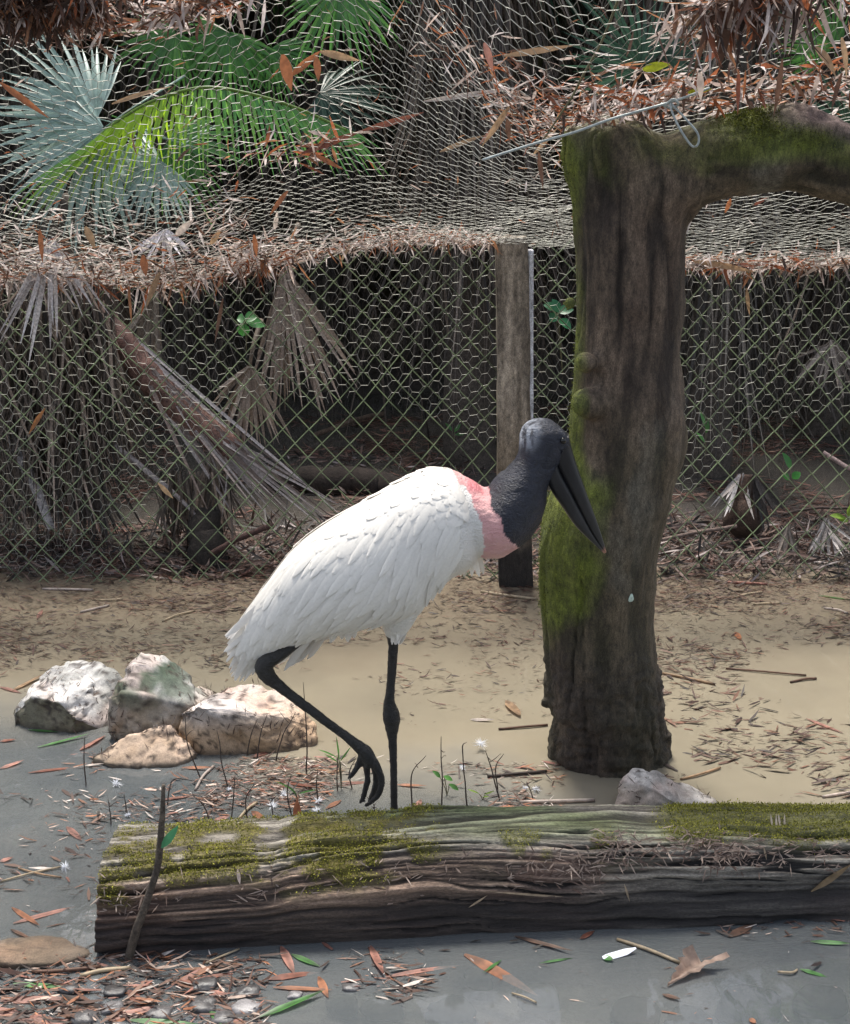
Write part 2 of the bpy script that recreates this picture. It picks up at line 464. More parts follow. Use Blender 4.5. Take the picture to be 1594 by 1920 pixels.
base = mixc((.036, .025, .018), (.155, .112, .078), sstep(.32, .68, g))
base = mixc(base, (.17, .15, .125), .7*sstep(.55, .72, fbm(V*np.array([7, 7, 2.6])+11, 4)))
base = mixc(base, (.08, .05, .035), .45*sstep(.52, .66, fbm(V*np.array([5, 5, 2])+77, 4))*(1-onlimb))
base = mixc(base, (.016, .012, .01), .8*sstep(.78, .95, crack))
base = mixc(base, (.05, .037, .028), .7*low*sstep(.1, .7, rough)+.3*sstep(.9, .2, V[:, 2]))
base = mixc(base, base*.6+np.array([.014, .018, .003]), .6*sstep(.4, .62, fbm(V*np.array([3, 3, 1.5])+21, 3)+.12*sstep(.05, -.1, V[:, 0]-.42)))
# moss grows on the side turned to -X and on top of the limb
cx = np.interp(V[:, 2], sec[::-1, 2], sec[::-1, 0])
side = sstep(-.09, -.17, V[:, 0]-cx)*(1-onlimb)
mo = np.clip(side*1.15+.8*onlimb*sstep(-.75, .1, Nn[:, 2])+.55*sstep(1.55, 1.75, V[:, 2])*(1-onlimb)+1.0*sstep(.38, .55, V[:, 2])*sstep(.98, .85, V[:, 2])*sstep(.06, -.08, V[:, 0]-cx), 0, 1.2)
mo = np.clip(mo*1.5-1.25*fbm(V*8+5, 4), 0, 1)*sstep(.3, .5, V[:, 2])
mo *= 1-.85*onlimb*sstep(.8, 1.0, V[:, 0])*sstep(.35, .75, Nn[:, 2])
mc = mixc((.035, .05, .008), (.19, .22, .03), fbm(V*30+3, 3))
col = mixc(base, mc, np.clip(mo*1.1, 0, .92))
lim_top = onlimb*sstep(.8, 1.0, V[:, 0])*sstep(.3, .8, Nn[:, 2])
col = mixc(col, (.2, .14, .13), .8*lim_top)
trunk = thing('tree_trunk', 'thick weathered tree trunk standing in the water, bending into a mossy arching limb', 'tree trunk', (float(sec[-1, 0]), TY, 0))
build('bark', V, F, M['trunk'], trunk, col)
# moss tufts on bark
def tufts(V, Nn, w, count, ln, wd, cols, lift=.0, spread=.9):
    pr = w/w.sum(); i = rng.choice(len(V), count, p=pr)
    P = V[i]+rng.normal(0, .003, (count, 3)); N0 = Nn[i]
    D = unit(N0+rng.normal(0, spread*.6, (count, 3)))
    fn = rng.normal(0, 1, (count, 3))
    c = mixc(cols[0], cols[1], rng.random(count))
    c = c*(.65+.7*fbm(P*25, 2))[:, None]
    return strips(P+N0*lift, D, fn, rng.uniform(.5, 1.2, count)*ln, rng.uniform(.6, 1.2, count)*wd, SLIV, rng.uniform(-.9, .9, count), col=c)
v_, f_, c_ = tufts(V, Nn, np.clip(mo-.35, 0, 1)**1.5*(.10+onlimb*sstep(-.1, .6, Nn[:, 2])*2)+1e-9, 12000, .005, .003, ((.03, .04, .006), (.17, .19, .03)))
tag(build('moss', v_, f_, M['moss'], trunk, c_), kind='stuff')
# pale lichen disc on the bark
q = on_y(1188, 1128, TY-.17)
d = min(range(len(V)), key=lambda i: (V[i, 0]-q.x)**2+(V[i, 2]-q.z)**2+.2*(V[i, 1]-q.y)**2)
a = np.arange(14)*2*np.pi/14
T1 = np.cross(Nn[d], [0, 0, 1]); T1 = unit(T1); T2 = np.cross(Nn[d], T1)
rim = V[d]+Nn[d]*.003+(np.cos(a)[:, None]*T1*.0085+np.sin(a)[:, None]*T2*.0125)*(1+.15*np.sin(a*3))[:, None]
inn = V[d]+Nn[d]*.006+(np.cos(a)[:, None]*T1*.0055+np.sin(a)[:, None]*T2*.009)
Lv = np.vstack([rim, inn, [V[d]+Nn[d]*.004]])
Lf = np.array([[i, (i+1) % 14, 14+(i+1) % 14, 14+i] for i in range(14)]); Lt = np.array([[14+i, 14+(i+1) % 14, 28] for i in range(14)])
M['lichen'] = solid('lichen', (.42, .5, .42), .9, 0, 200, .35)
o = build('lichen', Lv, [Lf, Lt], M['lichen'], trunk); o['label'] = 'small pale round lichen patch'
TRUNKV, TRUNKN = V, Nn

# ================================================================== fallen log
def log_frame(t):
    """t 0..1 along the log -> centre x, y, half depth, height of the crest above water"""
    x = -.748+t*2.32
    y = 2.715+.105*t*1.6
    return x, y
ns, na = 700, 300
tt = np.linspace(0, 1, ns); aa = np.linspace(-.30*np.pi, 1.28*np.pi, na)       # 0 = towards camera, pi/2 = up
T, A = np.meshgrid(tt, aa, indexing='ij'); T = T.ravel(); A = A.ravel()
lx, ly = log_frame(T)
hw = .158+.012*np.sin(T*9+1)-.012*sstep(.55, .8, T)
ht = np.interp(T, [0, .06, .17, .19, .32, .42, .52, .6, .75, 1], [.184, .187, .193, .206, .222, .226, .216, .196, .178, .165])
ca, sa = np.cos(A), np.sin(A)
ex = .72
ux = np.sign(ca)*np.abs(ca)**ex; uz = np.sign(sa)*np.abs(sa)**.8
V = np.stack([lx, ly-ux*hw, np.where(uz > 0, uz*ht, uz*.12)], 1)
Nn = unit(np.stack([0*A, -ca/hw, sa/ht], 1))
arc = A*.19
q = np.stack([lx*1.6, arc*70, 0*A], 1)
wq = np.stack([0*A, (fbm(np.stack([lx*2.6, arc*6, 0*A], 1)+3, 3)-.5)*5, 0*A], 1)
g = fbm(q+wq, 4)
g2 = fbm(q*np.array([2.5, 2.4, 1])+wq*1.4+9, 3)
rid = (1-np.abs(2*fbm(q*np.array([1.1, .75, 1])+wq*.75+40, 2)-1))*(.66+.5*fbm(np.stack([lx*4, arc*14, 0*A], 1)+70, 2))
crack = sstep(.82, .93, rid)
big = fbm(np.stack([lx*2.2, arc*5, 0*A], 1)+20, 3)
# long hollow under the crest towards the far end
hol = sstep(.45, .62, T)*np.exp(-((A-.62-.25*np.sin(T*7))/.26)**2)
knot = np.exp(-(((T-.83)/.03)**2+((A-.1)/.3)**2))
disp = (g-.5)*.015+(g2-.5)*.012-crack*.014+(big-.5)*.03-hol*.028-knot*.025
disp += .012*sstep(.19, .175, T)*np.exp(-((A-1.15)/.4)**2)
V = V+Nn*disp[:, None]
V[:, 0] += np.where(T < .004, (fbm(np.stack([A*4, A*0, A*0], 1))-.5)*.012, 0)
F = (np.arange(ns-1)[:, None]*na+np.arange(na-1)).ravel()
F = np.stack([F, F+1, F+na+1, F+na], 1)[:, ::-1]
base = mixc((.055, .046, .038), (.36, .325, .27), sstep(.36, .66, .5*g+.5*g2))
base = mixc(base, base*np.array([.72, .92, .5]), 1.0*sstep(.35, .6, T*0+fbm(V*np.array([2, 6, 6])+2, 3))*sstep(.16, .3, T)*sstep(.95, 1.5, A))
base = mixc(base, (.13, .085, .068), .55*sstep(.45, .62, fbm(V*np.array([3, 9, 9])+61, 3))*sstep(1.2, .7, A))
base = mixc(base, base*np.array([.95, .72, .62]), sstep(.62, .3, T)*sstep(1.15, .75, A))
base = mixc(base, (.012, .01, .009), np.clip(crack*.95, 0, 1))
wet = sstep(.15, .06, V[:, 2]+.04*(fbm(V*np.array([5, 12, 12]))-.5))*(A < 1.6)  # camera side of the log darkens towards the bottom
base = mixc(base, (.014, .012, .012), .85*wet)
lpx = V[:, 0]*0
ms_l = sstep(.40, .36, T+.08*(fbm(V*9+4, 3)-.5)+.0)*sstep(.55, .95, A+.5*(fbm(V*7+8, 3)-.5))*sstep(.0, .02, T+.01)
ms_l *= sstep(.37, .30, T)
ms_r = sstep(.55, .60, T+.05*(fbm(V*12+14, 3)-.5))*sstep(1.0, 1.35, A+.3*(fbm(V*8+28, 3)-.5))
ms_m = .7*sstep(.36, .40, T)*sstep(.58, .5, T)*np.exp(-((A-1.05)/.3)**2)
moss = np.clip(ms_l*sstep(.40, .60, fbm(V*np.array([14, 26, 26])+33, 4)+.02)+ms_r*1.1+ms_m*sstep(.52, .62, fbm(V*14+53, 3)), 0, 1)
mc = mixc((.035, .037, .01), (.17, .165, .035), fbm(V*40, 3))
mc = mixc(mc, mc*np.array([1.0, .85, .8]), ms_l)
col = mixc(base, mc, np.clip(moss*.9, 0, .9))
V = V+Nn*(moss*.006)[:, None]
log = thing('fallen_log', 'grooved fallen log lying in the water, with moss on both ends', 'log', (.3, 2.75, 0))
build('wood', V, [F], M['log'], log, col)
# sawn end, cracked
e0 = V[:na]; c0 = e0.mean(0)
nr = 14
EV = np.concatenate([c0+(e0-c0)*(1-k/nr)+np.array([.010*math.sin(math.pi*k/nr), 0, 0]) for k in range(nr)]+[c0[None]])
EV[:, 0] += (fbm(EV*np.array([1, 30, 30]), 3)-.5)*.012*(np.arange(len(EV)) >= na)
EF = np.concatenate([np.stack([k*na+np.arange(na-1), k*na+np.arange(1, na), (k+1)*na+np.arange(1, na), (k+1)*na+np.arange(na-1)], 1) for k in range(nr-1)])
ET = np.stack([(nr-1)*na+np.arange(na-1), (nr-1)*na+np.arange(1, na), np.full(na-1, nr*na)], 1)
build('sawn_end', EV, [EF, ET], M['log'], log, mixc((.03, .024, .02), (.13, .105, .085), fbm(EV*40, 3)))
v_, f_, c_ = tufts(V, Nn, np.clip(moss-.25, 0, 1)*(sa > -.2)+1e-9, 80000, .005, .003, ((.07, .075, .012), (.42, .40, .06)))
tag(build('moss', v_, f_, M['moss'], log, c_), kind='stuff')
LOGV, LOGN, LOGA, LOGT, LOGMOSS = V, Nn, A, T, moss
def log_at(px_, py_):
    P = pix(LOGV[::1]); ok = (LOGA > -.2) & (LOGA < 1.9)
    d = (P[:, 0]-px_)**2+(P[:, 1]-py_)**2+np.where(ok, 0, 1e6); i = int(d.argmin()); return LOGV[i], LOGN[i]
# dry crumbs of bark and leaf caught along the side of the log
wgt = np.exp(-((A-.72-.25*(T > .5))/.2)**2)*(.35+sstep(.35, .6, T))*(fbm(V*10+90, 2)**2)
i = rng.choice(len(V), 1500, p=wgt/wgt.sum())
n = len(i)
D = unit(np.stack([rng.normal(0, 1, n), rng.normal(0, .3, n), rng.normal(-.2, .5, n)], 1))
D = unit(D-Nn[i]*((D*Nn[i]).sum(1)-.15)[:, None])
cl = mixc((.10, .06, .045), (.42, .33, .27), rng.random(n)**1.6)
v_, f_, c_ = strips(V[i]+Nn[i]*.003, D, Nn[i], rng.uniform(.008, .035, n), rng.uniform(.0018, .0045, n), SLIV, rng.normal(0, .4, n), col=cl)
o = build('bark_crumbs', v_, f_, M['dry'], None, c_, origin=(.3, 2.6, .1))
tag(o, 'dry crumbs of bark and leaf caught along the side of the log', 'litter', kind='stuff')

# ================================================================== rocks
def rock(pts, Yf, label, seed, tint=(.5, .485, .465), green=0.0, ochre=.3, amp=.02, group=None, dark=.35, name='boulder', cat='boulder', zb=-.05, voxel=.009, speck=.5, shade_algae=.25):
    """pts: (px, py, depth behind the front foot) on the outline and ridges; hull, broken and pitted"""
    P = [np.array(on_y(a, b, Yf+c)) for a, b, c in pts]
    xs = [p[0] for p in P]
    for p in list(P):
        if p[2] < .10: P.append(np.array([p[0], p[1], zb]))
    P += [np.array([min(xs)+.06, Yf+.2, zb]), np.array([max(xs)-.06, Yf+.2, zb])]
    bm = bmesh.new()
    for p in P: bm.verts.new(p)
    bmesh.ops.convex_hull(bm, input=bm.verts)
    bm.verts.ensure_lookup_table(); bm.verts.index_update()
    hv = np.array([v.co[:] for v in bm.verts]); hf = np.array([[v.index for v in f.verts] for f in bm.faces]); bm.free()
    V, F, Nn = facets(hv, hf, 14 if amp > .01 else 8)
    r3 = np.random.default_rng(seed); K = 14
    sp_ = V[r3.integers(0, len(V), K)]+r3.normal(0, .01, (K, 3)); kd = unit(r3.normal(0, 1, (K, 3)))
    Vw = V+(np.stack([fbm(V*16+q_) for q_ in (1, 5, 9)], 1)-.5)*.03
    ci = ((Vw[:, None]-sp_[None])**2).sum(2).argmin(1)
    d = ((V-sp_[ci])*kd[ci]).sum(1)*.05*min(1, amp/.016)+(r3.random(K)[ci]-.5)*amp*.35
    d += (fbm(V*8+seed, 3)-.5)*amp*.9+(fbm(V*38+seed*2, 3)-.5)*amp*.6+.003
    d -= sstep(.8, .95, 1-np.abs(2*fbm(V*9+seed*5, 3)-1))*amp*.5
    V = V+Nn*d[:, None]
    n1 = fbm(V*14+seed*3, 4)
    c = mixc(tuple(x*.62 for x in tint), tuple(min(.85, x*1.18) for x in tint), sstep(.3, .65, n1))
    c = mixc(c, tuple(np.array(tint)*np.array([1.0, .74, .66])), .5*sstep(.5, .68, fbm(V*8+seed*7, 3)))
    c = mixc(c, (.40, .23, .09), ochre*sstep(.13, .02, V[:, 2]-.05*n1))
    c = mixc(c, (.03, .055, .028), green*sstep(.42, .56, fbm(V*13+seed, 3))*sstep(.3, .9, (V[:, 2]-V[:, 2].min())/np.ptp(V[:, 2])))
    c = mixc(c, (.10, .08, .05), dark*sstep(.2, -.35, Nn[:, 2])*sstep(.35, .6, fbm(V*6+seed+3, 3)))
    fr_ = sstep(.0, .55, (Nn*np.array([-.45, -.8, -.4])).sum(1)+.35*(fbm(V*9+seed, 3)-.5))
    c = mixc(c, (.085, .075, .04), np.clip(shade_algae*fr_, 0, 1))  # front faces darkened: painted shade mixed with algae colour
    c = mixc(c, (.03, .02, .016), np.clip(speck*1.7*sstep(.60, .70, fbm(V*np.array([48, 48, 75])+seed, 3)), 0, .9))
    c = mixc(c, (.05, .04, .03), .7*sstep(.025, .0, V[:, 2]))
    ctr = V.mean(0); ctr[2] = 0
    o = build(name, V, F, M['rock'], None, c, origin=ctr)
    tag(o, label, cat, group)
    return V, Nn
ROCKS = []
ROCKS.append(rock([(24, 1338, .06), (52, 1292, .12), (95, 1256, .2), (140, 1240, .25), (178, 1240, .25), (214, 1256, .22), (232, 1278, .2), (205, 1330, .1), (204, 1372, .04), (132, 1374, 0), (112, 1316, .02), (62, 1306, .04), (140, 1346, 0), (40, 1366, .05)], 3.66,
     'white limestone boulder with a dark olive face, outermost of the rock group', 3, green=.25, ochre=.05, dark=.9, shade_algae=.9))
ROCKS.append(rock([(265, 1222, .17), (243, 1244, .15), (225, 1275, .07), (207, 1312, .03), (203, 1352, .02), (212, 1386, 0), (265, 1392, 0), (352, 1372, .06), (392, 1330, .12), (398, 1312, .16), (345, 1262, .2), (302, 1232, .2), (370, 1322, .03), (225, 1300, .01)], 3.60,
     'tall peaked limestone boulder with green algae on its top', 5, tint=(.46, .45, .43), green=.95, ochre=.25, dark=.5, shade_algae=.5))
ROCKS.append(rock([(335, 1335, .05), (372, 1326, .02), (402, 1296, .17), (426, 1286, .22), (480, 1284, .25), (524, 1291, .25), (565, 1330, .15), (590, 1362, .1), (590, 1386, .07), (540, 1406, .02), (440, 1413, 0), (384, 1402, 0), (336, 1372, .03), (420, 1340, .02), (540, 1345, .06)], 3.52,
     'broad pinkish limestone boulder with ochre foot beneath the raised leg of the stork', 8, tint=(.52, .48, .46), ochre=.75, dark=.35))
ROCKS.append(rock([(172, 1418, .03), (215, 1391, .06), (260, 1371, .09), (302, 1357, .11), (322, 1359, .1), (340, 1381, .08), (370, 1412, .06), (330, 1432, .01), (260, 1438, 0), (200, 1432, .01)], 3.44,
     'low wedge shaped pink limestone rock in front of the peaked boulder', 13, tint=(.46, .40, .365), ochre=.5, amp=.016, dark=.7, shade_algae=.55))
ROCKS.append(rock([(355, 1305, 0), (372, 1288, .03), (392, 1296, .03), (404, 1314, .0), (360, 1330, -.02), (398, 1330, -.02)], 3.86,
     'small limestone lump peeping between the peaked and the broad boulder', 17, amp=.008, ochre=.3))
ROCKS.append(rock([(1150, 1512, 0), (1164, 1466, .04), (1188, 1444, .07), (1232, 1446, .09), (1290, 1474, .1), (1330, 1496, .1), (1358, 1518, .08), (1200, 1530, -.03), (1320, 1535, -.02), (1230, 1480, .0)], 3.16,
     'grey limestone rock between the log and the standing tree trunk', 23, tint=(.5, .47, .43), ochre=.1, amp=.016, dark=.3, speck=.25))
ROCKS.append(rock([(-60, 1790, 0), (0, 1772, .04), (60, 1762, .08), (110, 1764, .08), (165, 1790, .03), (120, 1806, 0), (20, 1808, -.02)], 2.52,
     'flat tan slab of rock beside the sawn end of the log', 29, tint=(.15, .125, .105), ochre=.2, amp=.006, dark=.1, name='rock_slab', cat='rock', speck=.35))

cr = []
for k, (rv, rn) in enumerate(ROCKS[:6]):
    r3 = np.random.default_rng(50+k); w = np.clip(rn[:, 2]+.35, 0, 1)*(rv[:, 2] > .01)*(fbm(rv*14+k, 2)**3); n = 170 if k < 3 else 60
    i = r3.choice(len(rv), n, p=w/w.sum()); D = r3.normal(0, 1, (n, 3)); D = unit(D-rn[i]*(D*rn[i]).sum(1, keepdims=True))
    cr.append(strips(rv[i]+rn[i]*.003, D, rn[i], r3.uniform(.006, .04, n), r3.uniform(.0015, .004, n), SLIV, r3.normal(0, .6, n), col=mixc((.025, .016, .013), (.12, .075, .055), r3.random(n))))
V_, F_, C_ = join(cr)
tag(build('twig_crumbs', V_, F_, M['wet'], None, C_, origin=(-1, 3.7, .1)), 'dark twig crumbs strewn over the limestone boulders', 'litter', kind='stuff')
# ================================================================== the stork
BY = 3.10
def bp(px, py, dy=0.0): return np.array(on_y(px, py, BY+dy))
def loft(pairs, n, nseg=32, e=1.0, dy=0.0):
    """pairs (top px, bottom px, half width m[, dy])"""
    rws = []
    for pr in pairs:
        (t, b, h) = pr[:3]; off = pr[3] if len(pr) > 3 else dy
        a, c = bp(*t, off), bp(*b, off)
        rws.append(np.concatenate([(a+c)/2, (a-c)/2, [h]]))
    s = spline(rws, n)
    Z = np.zeros(n)
    return s[:, :3], s[:, 3:6], np.stack([Z, s[:, 6], Z], 1)
body_pairs = [((880, 905), (900, 1020), .05), ((862, 889), (893, 1050), .098), ((840, 882), (876, 1066), .122), ((800, 884), (850, 1078), .136), ((750, 905), (822, 1102), .145), ((692, 938), (790, 1138), .148),
              ((640, 966), (735, 1160), .144), ((590, 998), (668, 1172), .132), ((545, 1036), (604, 1188), .112), ((512, 1080), (550, 1206), .088),
              ((482, 1122), (515, 1222), .062), ((455, 1162), (482, 1240), .038), ((436, 1196), (452, 1262), .016)]
BC, BA, BB = loft(body_pairs, 90)
body = rings(BC, BA, BB, 44)
neck_pairs = [((840, 884), (885, 1040), .08), ((868, 893), (908, 1044), .088), ((890, 905), (938, 1043), .092), ((911, 917), (966, 1028), .092), ((932, 893), (990, 1010), .085),
              ((954, 874), (1010, 984), .074), ((968, 857), (1023, 948), .062), ((973, 840), (1028, 910), .052), ((973, 818), (1044, 886), .048),
              ((981, 798), (1060, 850), .047), ((1000, 786), (1066, 832), .042), ((1026, 785), (1064, 816), .028), ((1044, 795), (1058, 808), .012)]
NC, NA, NB = loft(neck_pairs, 60)
neck = rings(NC, NA, NB, 36)
def chain(pts, n=24, s=12):
    """(px, py, radius px, dy)"""
    P = [np.concatenate([bp(x, y, d), [r*(.86 if r < 21 else 1)/700]]) for x, y, r, d in pts]
    s_ = spline(P, n)
    v, f, _ = tubes(s_[None, :, :3], s_[None, :, 3], s, True)
    return (v, f), s_
NEAR, FAR = -.055, .035
parts = [body, neck]
legs = []
def add(pts, n=24, s=12):
    c, s_ = chain(pts, n, s); parts.append(c); legs.append(s_)
# thigh of the standing leg (feathered), then bare shank
th, _ = chain([(748, 1108, 46, FAR), (746, 1142, 40, FAR), (742, 1172, 28, FAR), (738, 1197, 15, FAR), (737, 1210, 11, FAR)], 20, 16); parts.append(th)
add([(738, 1195, 11.5, FAR), (736, 1240, 10.5, FAR), (732, 1295, 10, FAR), (730, 1320, 13.5, FAR), (734, 1342, 19.5, FAR), (735, 1364, 15.5, FAR), (736, 1385, 10.5, FAR), (738, 1430, 8.8, FAR), (739, 1500, 8.4, FAR), (740, 1548, 9.5, FAR), (740, 1562, 12, FAR)], 60, 14)
foot = bp(740, 1562, FAR)
zf = .012
def toe(pts):
    s_ = spline(pts, 14); v, f, _ = tubes(s_[None, :, :3], s_[None, :, 3], 10, True); parts.append((v, f)); legs.append(s_)
for ang, ln in ((-8, .125), (28, .11), (-44, .11), (178, .06)):
    d = np.array([math.cos(R(ang)), math.sin(R(ang)), 0]); b = np.array([foot[0], foot[1], foot[2]])
    toe([np.append(b+[0, 0, .002], .012), np.append(b*[1, 1, 0]+d*ln*.4+[0, 0, zf+.006], .0095), np.append(b*[1, 1, 0]+d*ln*.75+[0, 0, zf], .008), np.append(b*[1, 1, 0]+d*ln+[0, 0, zf-.003], .0045)])
# raised leg, heel bent back under the tail
add([(600, 1160, 16, NEAR+.02), (562, 1196, 14, NEAR+.01), (528, 1225, 14, NEAR), (503, 1240, 17, NEAR), (494, 1251, 19, NEAR), (503, 1268, 17, NEAR), (520, 1283, 13, NEAR), (545, 1303, 11, NEAR), (590, 1337, 10.3, NEAR), (640, 1374, 9.8, NEAR), (668, 1396, 12, NEAR), (684, 1410, 16, NEAR), (692, 1424, 15, NEAR), (694, 1436, 11, NEAR)], 70, 14)
add([(694, 1418, 11, NEAR-.006), (708, 1440, 8.5, NEAR-.012), (716, 1465, 7.5, NEAR-.014), (710, 1488, 7, NEAR-.012), (698, 1502, 6, NEAR-.010), (683, 1512, 3.5, NEAR-.008)], 24, 12)
add([(687, 1422, 10, NEAR+.004), (688, 1445, 7, NEAR+.004), (689, 1464, 7, NEAR+.004), (684, 1484, 6.6, NEAR+.004), (680, 1498, 6, NEAR+.004), (673, 1507, 3.2, NEAR+.004)], 24, 12)
add([(697, 1420, 10, NEAR+.02), (704, 1446, 8, NEAR+.03), (705, 1470, 7.5, NEAR+.034), (698, 1492, 6.5, NEAR+.034), (690, 1505, 3.2, NEAR+.034)], 24, 12)
add([(678, 1420, 9, NEAR), (671, 1436, 7.2, NEAR), (663, 1449, 6.2, NEAR), (655, 1458, 5, NEAR), (653, 1461, 3, NEAR)], 20, 12)
# brow and jaw
parts.append(chain([(1042, 812, 15, -.020), (1053, 824, 13, -.021), (1060, 840, 11, -.018)], 10, 12)[0])
parts.append(chain([(1042, 812, 15, .020), (1053, 824, 13, .021), (1060, 840, 11, .018)], 10, 12)[0])
V, F, Nn = remesh(parts, .0042, 5)
# colours by place on the body (x, z plane of the bird)
p2 = pix(np.stack([V[:, 0]*BY/V[:, 1]*1.0, np.full(len(V), BY), CAMZ+(V[:, 2]-CAMZ)*1.0], 1))
p2 = pix(np.stack([V[:, 0], np.full(len(V), BY), V[:, 2]], 1))
bx, by_ = p2[:, 0], p2[:, 1]
ld = np.full(len(V), 9.); 
for s_ in legs:
    for q in s_: ld = np.minimum(ld, np.linalg.norm(V-q[:3], axis=1)-q[3])
isleg = (ld < .008) & (by_ > 1192)
jit = (fbm(V*38, 4)-.5)*44
# boundary black / pink: line (911,915)-(945,980)-(972,1022)
bline = np.interp(by_, [880, 915, 945, 980, 1000, 1022, 1060], [890, 910, 926, 946, 957, 973, 985])+jit*.7
isblack = (bx > bline)
foldk = sstep(890, 950, bx)
pline = np.interp(by_, [870, 885, 905, 940, 980, 1010, 1045, 1060], [838, 848, 872, 893, 902, 905, 906, 950])+jit*.45
ispink = (bx > pline) & ~isblack & (by_ < 1052)
col = np.tile(np.array([.76, .73, .675]), (len(V), 1))
col = mixc(col, (.78, .70, .58), .5*sstep(1000, 1060, by_)*sstep(830, 890, bx))
pk = mixc((.60, .28, .28), (.74, .45, .42), fbm(V*30, 3)); pk = mixc(pk, (.58, .12, .15), .7*sstep(940, 900, by_+jit)*sstep(868, 885, bx))
wr = fbm(V*np.array([60, 60, 60]), 3)
bk = mixc((.006, .007, .012), (.024, .027, .043), wr)
pale = sstep(1024, 990, bx+(by_-800)*.3)*sstep(850, 820, by_)
bk = mixc(bk, (.36, .38, .42), .9*pale*sstep(.25, .6, fbm(V*np.array([120, 120, 40]), 2)))
lg = mixc((.009, .008, .007), (.026, .023, .02), fbm(V*70, 3))
soft = lambda m_: m_.astype(float)
col = mixc(col, pk, np.clip(soft(ispink)*(.8+.4*fbm(V*60+9, 2)), 0, 1)); col = mixc(col, bk, soft(isblack & ~isleg)); col = mixc(col, lg, soft(isleg))
# skin folds of the pouch, scutes on the legs, soft relief under the plumage
fold = (1-np.abs(2*fbm(V*np.array([11, 11, 17])+(fbm(V*5)*2.5)[:, None], 2)-1))*(.7+.4*fbm(V*9+3, 2))
d = np.where(isblack & ~isleg, -sstep(.86, .96, fold)*.0022*foldk+(fbm(V*np.array([90, 90, 130]), 2)-.5)*.0018, 0)
d = d+np.where(isleg, (fbm(V*np.array([60, 60, 130]), 2)-.5)*.003, 0)
d = d+np.where(ispink, (fbm(V*np.array([40, 40, 90]), 3)-.5)*.006, 0)
V = V+Nn*d[:, None]
m, nt, p = mat('stork_skin'); c = vcol(nt)
nt.links.new(c, p.inputs['Base Color']); p.inputs['Roughness'].default_value = .45
bump(nt, p, mix(nt, .5, noise(nt, coords(nt), 170, 4), noise(nt, coords(nt, (1, 1, 1.8)), 34, 6, .7, 2.5)), 1.0, .010)
stork = thing('stork', 'large white stork with bald black head and pink neck band, one leg raised', 'stork', (float(foot[0]), float(foot[1]), 0))
build('body', V, F, m, stork, col)
# bill
def mandible(name, pairs, hard, keel):
    Cc, A, B = loft(pairs, 40)
    v, f = rings(Cc, A, B, 20, e=.8)
    mm, nt, p = mat(name); g = noise(nt, coords(nt, (1, 1, .3)), 60, 4)
    nt.links.new(mix(nt, 1.0, vcol(nt), ramp(nt, g, [(.3, (.7,)*3), (.7, (1.3,)*3)]), 'MULTIPLY'), p.inputs['Base Color'])
    p.inputs['Roughness'].default_value = .38; bump(nt, p, g, .25, .002)
    t = np.repeat(np.linspace(0, 1, 40), 20)
    cc = mixc((.008, .008, .010), (.032, .03, .029), sstep(.2, .9, t)); cc = mixc(cc, (.42, .2, .13), .8*sstep(.9, .98, t+.04*(fbm(v*90)-.5)))
    return build(name, v, f, mm, stork, cc)
mandible('upper_mandible', [((1066, 812), (1040, 866), .030), ((1074, 848), (1051, 890), .027), ((1087, 888), (1067, 918), .023), ((1102, 930), (1086, 954), .0175), ((1119, 977), (1107, 993), .011), ((1130, 1010), (1123, 1019), .006), ((1137, 1035), (1135, 1037), .0015)], 1, 1)
mandible('lower_mandible', [((1042, 852), (1024, 900), .0285), ((1054, 884), (1037, 926), .026), ((1069, 914), (1055, 952), .022), ((1087, 952), (1078, 985), .0168), ((1107, 992), (1103, 1010), .010), ((1123, 1019), (1120, 1026), .0055), ((1134, 1036), (1133, 1038), .0015)], 1, -1)
# eyes
def ball(c, r, n=12, k=8):
    t = np.linspace(-1, 1, k); rr = np.sqrt(np.maximum(.01, 1-t*t))*r; Z = 0*t
    return rings(np.stack([c[0]+Z, c[1]+Z, c[2]+t*r], 1), np.stack([rr, Z, Z], 1), np.stack([Z, rr, Z], 1), n)
m, nt, p = mat('eye'); p.inputs['Base Color'].default_value = (.006, .005, .004, 1); p.inputs['Roughness'].default_value = .05
for s_ in (-1, 1):
    hit = np.argmin((bx-1055)**2+(by_-820)**2+np.where(V[:, 1]*s_ > BY*s_+.02, 0, 1e5))
    v, f = ball(V[hit]+Nn[hit]*-.002, .0085); build('eye', v, f, m, stork)

# plumage: feathers laid along the surface of the trunk
def surf(s, ph, lift=0.0):
    """s 0..1 along the body, ph 0 = back, pi/2 = side towards the camera"""
    k = np.clip(s, 0, 1)*(len(BC)-1); i = np.minimum(k.astype(int), len(BC)-2); f = (k-i)[:, None]
    c = BC[i]*(1-f)+BC[i+1]*f; a = BA[i]*(1-f)+BA[i+1]*f; b = BB[i]*(1-f)+BB[i+1]*f
    return c+a*np.cos(ph)[:, None]-b*np.sin(ph)[:, None]
def surfn(s, ph):
    e = 1e-3; sg = np.sign(ph)
    t1 = surf(s+e, ph)-surf(s-e, ph); t2 = surf(s, ph+e)-surf(s, ph-e)
    n = unit(np.cross(t2, t1)); k = np.clip(s, 0, 1)*(len(BC)-1); i = np.minimum(k.astype(int), len(BC)-2)
    out = surf(s, ph)-BC[i]
    return n*np.sign((n*out).sum(1, keepdims=True)+1e-9)
